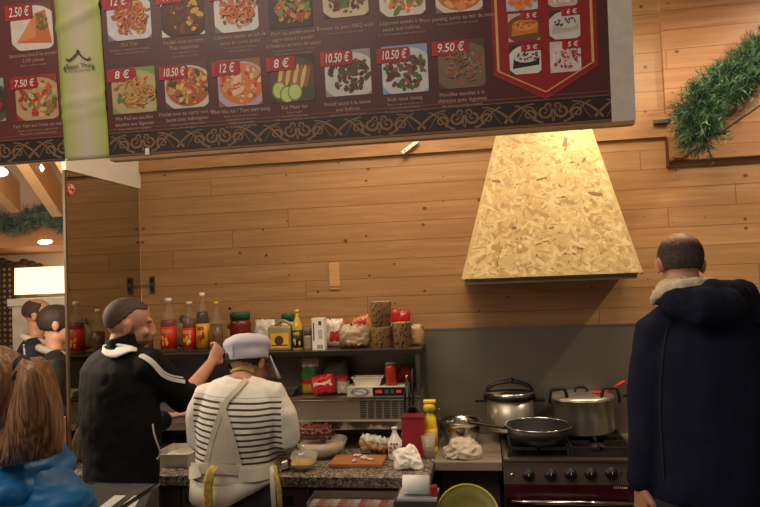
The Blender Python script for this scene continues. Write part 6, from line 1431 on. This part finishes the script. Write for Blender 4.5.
# ---------------------------------------------------------------- customer with brown hair, blue jacket
def customer():
    Yc = -2.17; S = {}
    S['head'] = W(-8, 392, Yc + .02); S['face'] = V(-.35, .93, -.05); S['up'] = V(0, 0, 1)
    S['neck'] = W(-6, 452, Yc); S['chest'] = W(-2, 540, Yc); S['pelvis'] = W(0, 760, Yc)
    S['shL'] = W(-78, 500, Yc + .02); S['shR'] = W(62, 505, Yc - .02)
    S['elL'] = W(-90, 620, Yc); S['wrL'] = W(-60, 690, Yc + .05); S['elR'] = W(84, 620, Yc - .03); S['wrR'] = W(70, 700, Yc + .04)
    S['pelvis'].z = max(S['pelvis'].z, .78)
    std_legs(S, S['pelvis'], .09)
    root, body, L = make_person('person with long brown tied hair in a bright blue jacket in the left foreground', S, M_SKIN, .0065, 1.0, .95)
    trousers(root, S, pm('black_trousers', (18, 18, 20), .8), 1.0)
    blue = pm('blue_shell', (12, 108, 172), .5, var=.15, scale=5, bump=.1); bm = BM()
    rows = [(448, -2, .085, .085), (462, -2, .125, .105), (480, -2, .165, .13), (500, -2, .20, .145), (540, -2, .215, .16), (620, -2, .21, .165), (760, 0, .20, .16)]
    add_loft(bm, [W(x, y, Yc) for y, x, a, b in rows], [(a, b) for y, x, a, b in rows], (1, 0, 0), 30, 0, False)
    for q in 'LR':
        sh, el, wr = S['sh' + q], S['el' + q], S['wr' + q]
        add_loft(bm, [S['neck'].lerp(sh, .45) + V(0, 0, -.015), sh + V(0, 0, -.01), sh.lerp(el, .5), el, wr.lerp(el, .1)], [.075, .082, .074, .066, .048], None, 16)
    # thick stand collar with folds
    jk = obj('jacket', bm, blue, root); remesh(jk, .008, 8); cloth_noise(jk, .012, 9, 3, 2.2)
    bm = BM()
    for (y, r1_, dz) in ((450, .115, 0), (463, .135, 0), (476, .158, 0)):
        c = W(-2, y, Yc); add_tube(bm, [c + V(math.cos(a) * r1_, math.sin(a) * r1_ * .92, .012 * math.sin(a * 3)) for a in [2 * math.pi * i / 28 for i in range(29)]], .026, 10)
    co = obj('collar', bm, blue, jk); remesh(co, .006, 6); cloth_noise(co, .008, 14, 6)
    # hair: cap of hair and tail, with strands
    hairm = NT('brown_hair'); x, y, z = hairm.sep(hairm.coord()); v = hairm.comb(hairm.math('MULTIPLY', x, 60), hairm.math('MULTIPLY', y, 60), hairm.math('MULTIPLY', z, 6))
    hairm.col(hairm.ramp(hairm.noise(v, 2, 4), [(.3, lin((80, 54, 36))), (.5, lin((136, 96, 66))), (.72, lin((188, 144, 104)))])); hairm.set(Roughness=.45); hm = hairm.m
    bm = BM(); hc = S['head']; add_ell(bm, hc + V(0, -.018, .022), (.088, .108, .100), None, 0, 4)
    add_loft(bm, [hc + V(.0, -.02, 0), hc + V(-.02, -.06, -.09)], [.088, .07], None, 16)
    o = obj('hair', bm, hm, root); remesh(o, .006, 5); cloth_noise(o, .004, 16, 2, .3)
    # ponytail
    rnd = random.Random(4); bm = BM(); tie = W(23, 364, Yc - .10)
    def path(t, a, b):
        P = [(14, 372), (25, 358), (36, 365), (43, 382), (49, 408), (51, 434), (49, 458)]
        Q = [(14, 380), (19, 374), (17, 392), (11, 415), (7, 440), (2, 458), (-2, 468)]
        x = t * 6; i = min(5, int(x)); f = x - i; p = [P[i][k] + (P[i + 1][k] - P[i][k]) * f for k in (0, 1)]; q = [Q[i][k] + (Q[i + 1][k] - Q[i][k]) * f for k in (0, 1)]
        return W(p[0] + (q[0] - p[0]) * a, p[1] + (q[1] - p[1]) * a, Yc - .10 - .075 * math.sin(math.pi * min(1, t * .8 + .15)) * math.sin(math.pi * (a * .9 + .05)) ** .7 * (.3 + .7 * b) - .01)
    g = [[path(j / 22, a / 12, 1) for a in range(13)] for j in range(23)]; gb = [[path(j / 22, a / 12, 0) + V(0, .05, 0) for a in range(13)] for j in range(23)]
    vf = [[bm.verts.new(p) for p in r] for r in g]; vb = [[bm.verts.new(p) for p in r] for r in gb]
    for j in range(22):
        for i in range(12): bm.faces.new((vf[j][i], vf[j][i + 1], vf[j + 1][i + 1], vf[j + 1][i])); bm.faces.new((vb[j][i], vb[j + 1][i], vb[j + 1][i + 1], vb[j][i + 1]))
        for i in (0, 12): bm.faces.new((vf[j][i], vf[j + 1][i], vb[j + 1][i], vb[j][i]))
    for i in range(12): bm.faces.new((vf[0][i], vf[0][i + 1], vb[0][i + 1], vb[0][i])); bm.faces.new((vf[22][i], vf[22][i + 1], vb[22][i + 1], vb[22][i]))
    for s_ in range(150):                      # loose strands over the mass
        a = rnd.random(); da = rnd.gauss(0, .07); t1 = rnd.uniform(.8, 1.0); pts = [path(t1 * j / 12, min(1.03, max(-.03, a + da * j / 12)), 1) + V(0, -.004 - .004 * rnd.random(), 0) for j in range(13)]
        add_tube(bm, pts, [.0012 + .0026 * math.sin(math.pi * (j + 1) / 14) for j in range(13)], 5)
    o = obj('ponytail', bm, hm, root, True)
    bm = BM(); add_ell(bm, W(22, 366, Yc - .13), (.020, .020, .026)); obj('hair_tie', bm, pm('tie_dark', (28, 24, 30), .7), root, True)
customer()

# ---------------------------------------------------------------- two people beyond the partition
def far(label, hx, hy, Y, face, s, hairm, cond, coat, trim, sh_y, up=V(0, 0, 1)):
    S = {}; c = W(hx, hy, Y); S['head'] = c; S['face'] = face; S['up'] = up
    S['neck'] = c + V(-.02, 0, -.17) ; S['chest'] = c + V(-.05, 0, -.42); S['pelvis'] = c + V(-.05, 0, -.80)
    f = Vector(face); f.z = 0; f.normalize(); r = V(f.y, -f.x, 0)
    for q, sg in (('L', -1), ('R', 1)):
        S['sh' + q] = S['neck'] + r * sg * .19 + V(0, 0, -.07); S['el' + q] = S['sh' + q] + r * sg * .04 + V(0, 0, -.29); S['wr' + q] = S['el' + q] + f * .18 + V(0, 0, -.10)
    std_legs(S, S['pelvis'], .10)
    root, body, L = make_person(label, S, M_SKIN2, .010, s, 1.0)
    trousers(root, S, pm('black_trousers', (18, 18, 20), .8), 1.0, .012)
    bm = BM(); n = S['neck']; p = S['pelvis']
    add_loft(bm, [n, n + V(-.01, 0, -.05), S['chest'].lerp(n, .55), S['chest'], p + V(0, 0, -.02)], [(.08, .07), (.15, .10), (.20, .125), (.21, .14), (.19, .14)], r, 22, 0, False)
    for q in 'LR': add_loft(bm, [n.lerp(S['sh' + q], .4) + V(0, 0, -.015), S['sh' + q], S['el' + q], S['wr' + q].lerp(S['el' + q], .1)], [.065, .078, .062, .048], None, 14)
    jk = obj('jacket', bm, coat, root); remesh(jk, .010, 7); cloth_noise(jk, .007, 7, 2)
    bm = BM(); add_tube(bm, [n + V(0, 0, -.01) + f * math.cos(a) * .095 + r * math.sin(a) * .105 + V(0, 0, -.035 * math.cos(a)) for a in [2 * math.pi * i / 24 for i in range(25)]], .026, 10); co = obj('collar', bm, trim, jk); remesh(co, .007, 4)
    T = [bvh(jk)]
    hair_shell('hair', root, S['head'], S['face'], S['up'], cond, hairm, s, .005, .002)
    return root, jk, T, S
coat1 = pm('dark_blue_coat', (26, 34, 52), .8, var=.15); trim1 = pm('pale_collar', (196, 188, 170), .8, var=.08)
root, jk, T, S = far('person with thinning hair and pale collar standing before the glowing lampshade', 38, 316, 1.05, V(.88, .40, -.28), 1.12, pm('short_brown_hair', (62, 44, 36), .8, var=.3, scale=80), lambda d: d.z < .72 and d.z > -.55 and d.y < .25, coat1, trim1, 0)
ribbon_on('piping', jk, T, [(24, 345), (25, 352), (25, 362), (25, 372)], .012, trim1, .003)
root, jk, T, S = far('person with dark hair and grey collar partly hidden by the mirror partition', 57, 325, .45, V(.8, .55, -.1), 1.15, pm('dark_brown_hair', (44, 30, 26), .7, var=.3, scale=60), lambda d: d.z > -.7 and d.y < .62, pm('black_coat', (16, 16, 17), .7), pm('grey_collar', (150, 144, 136), .8), 0)
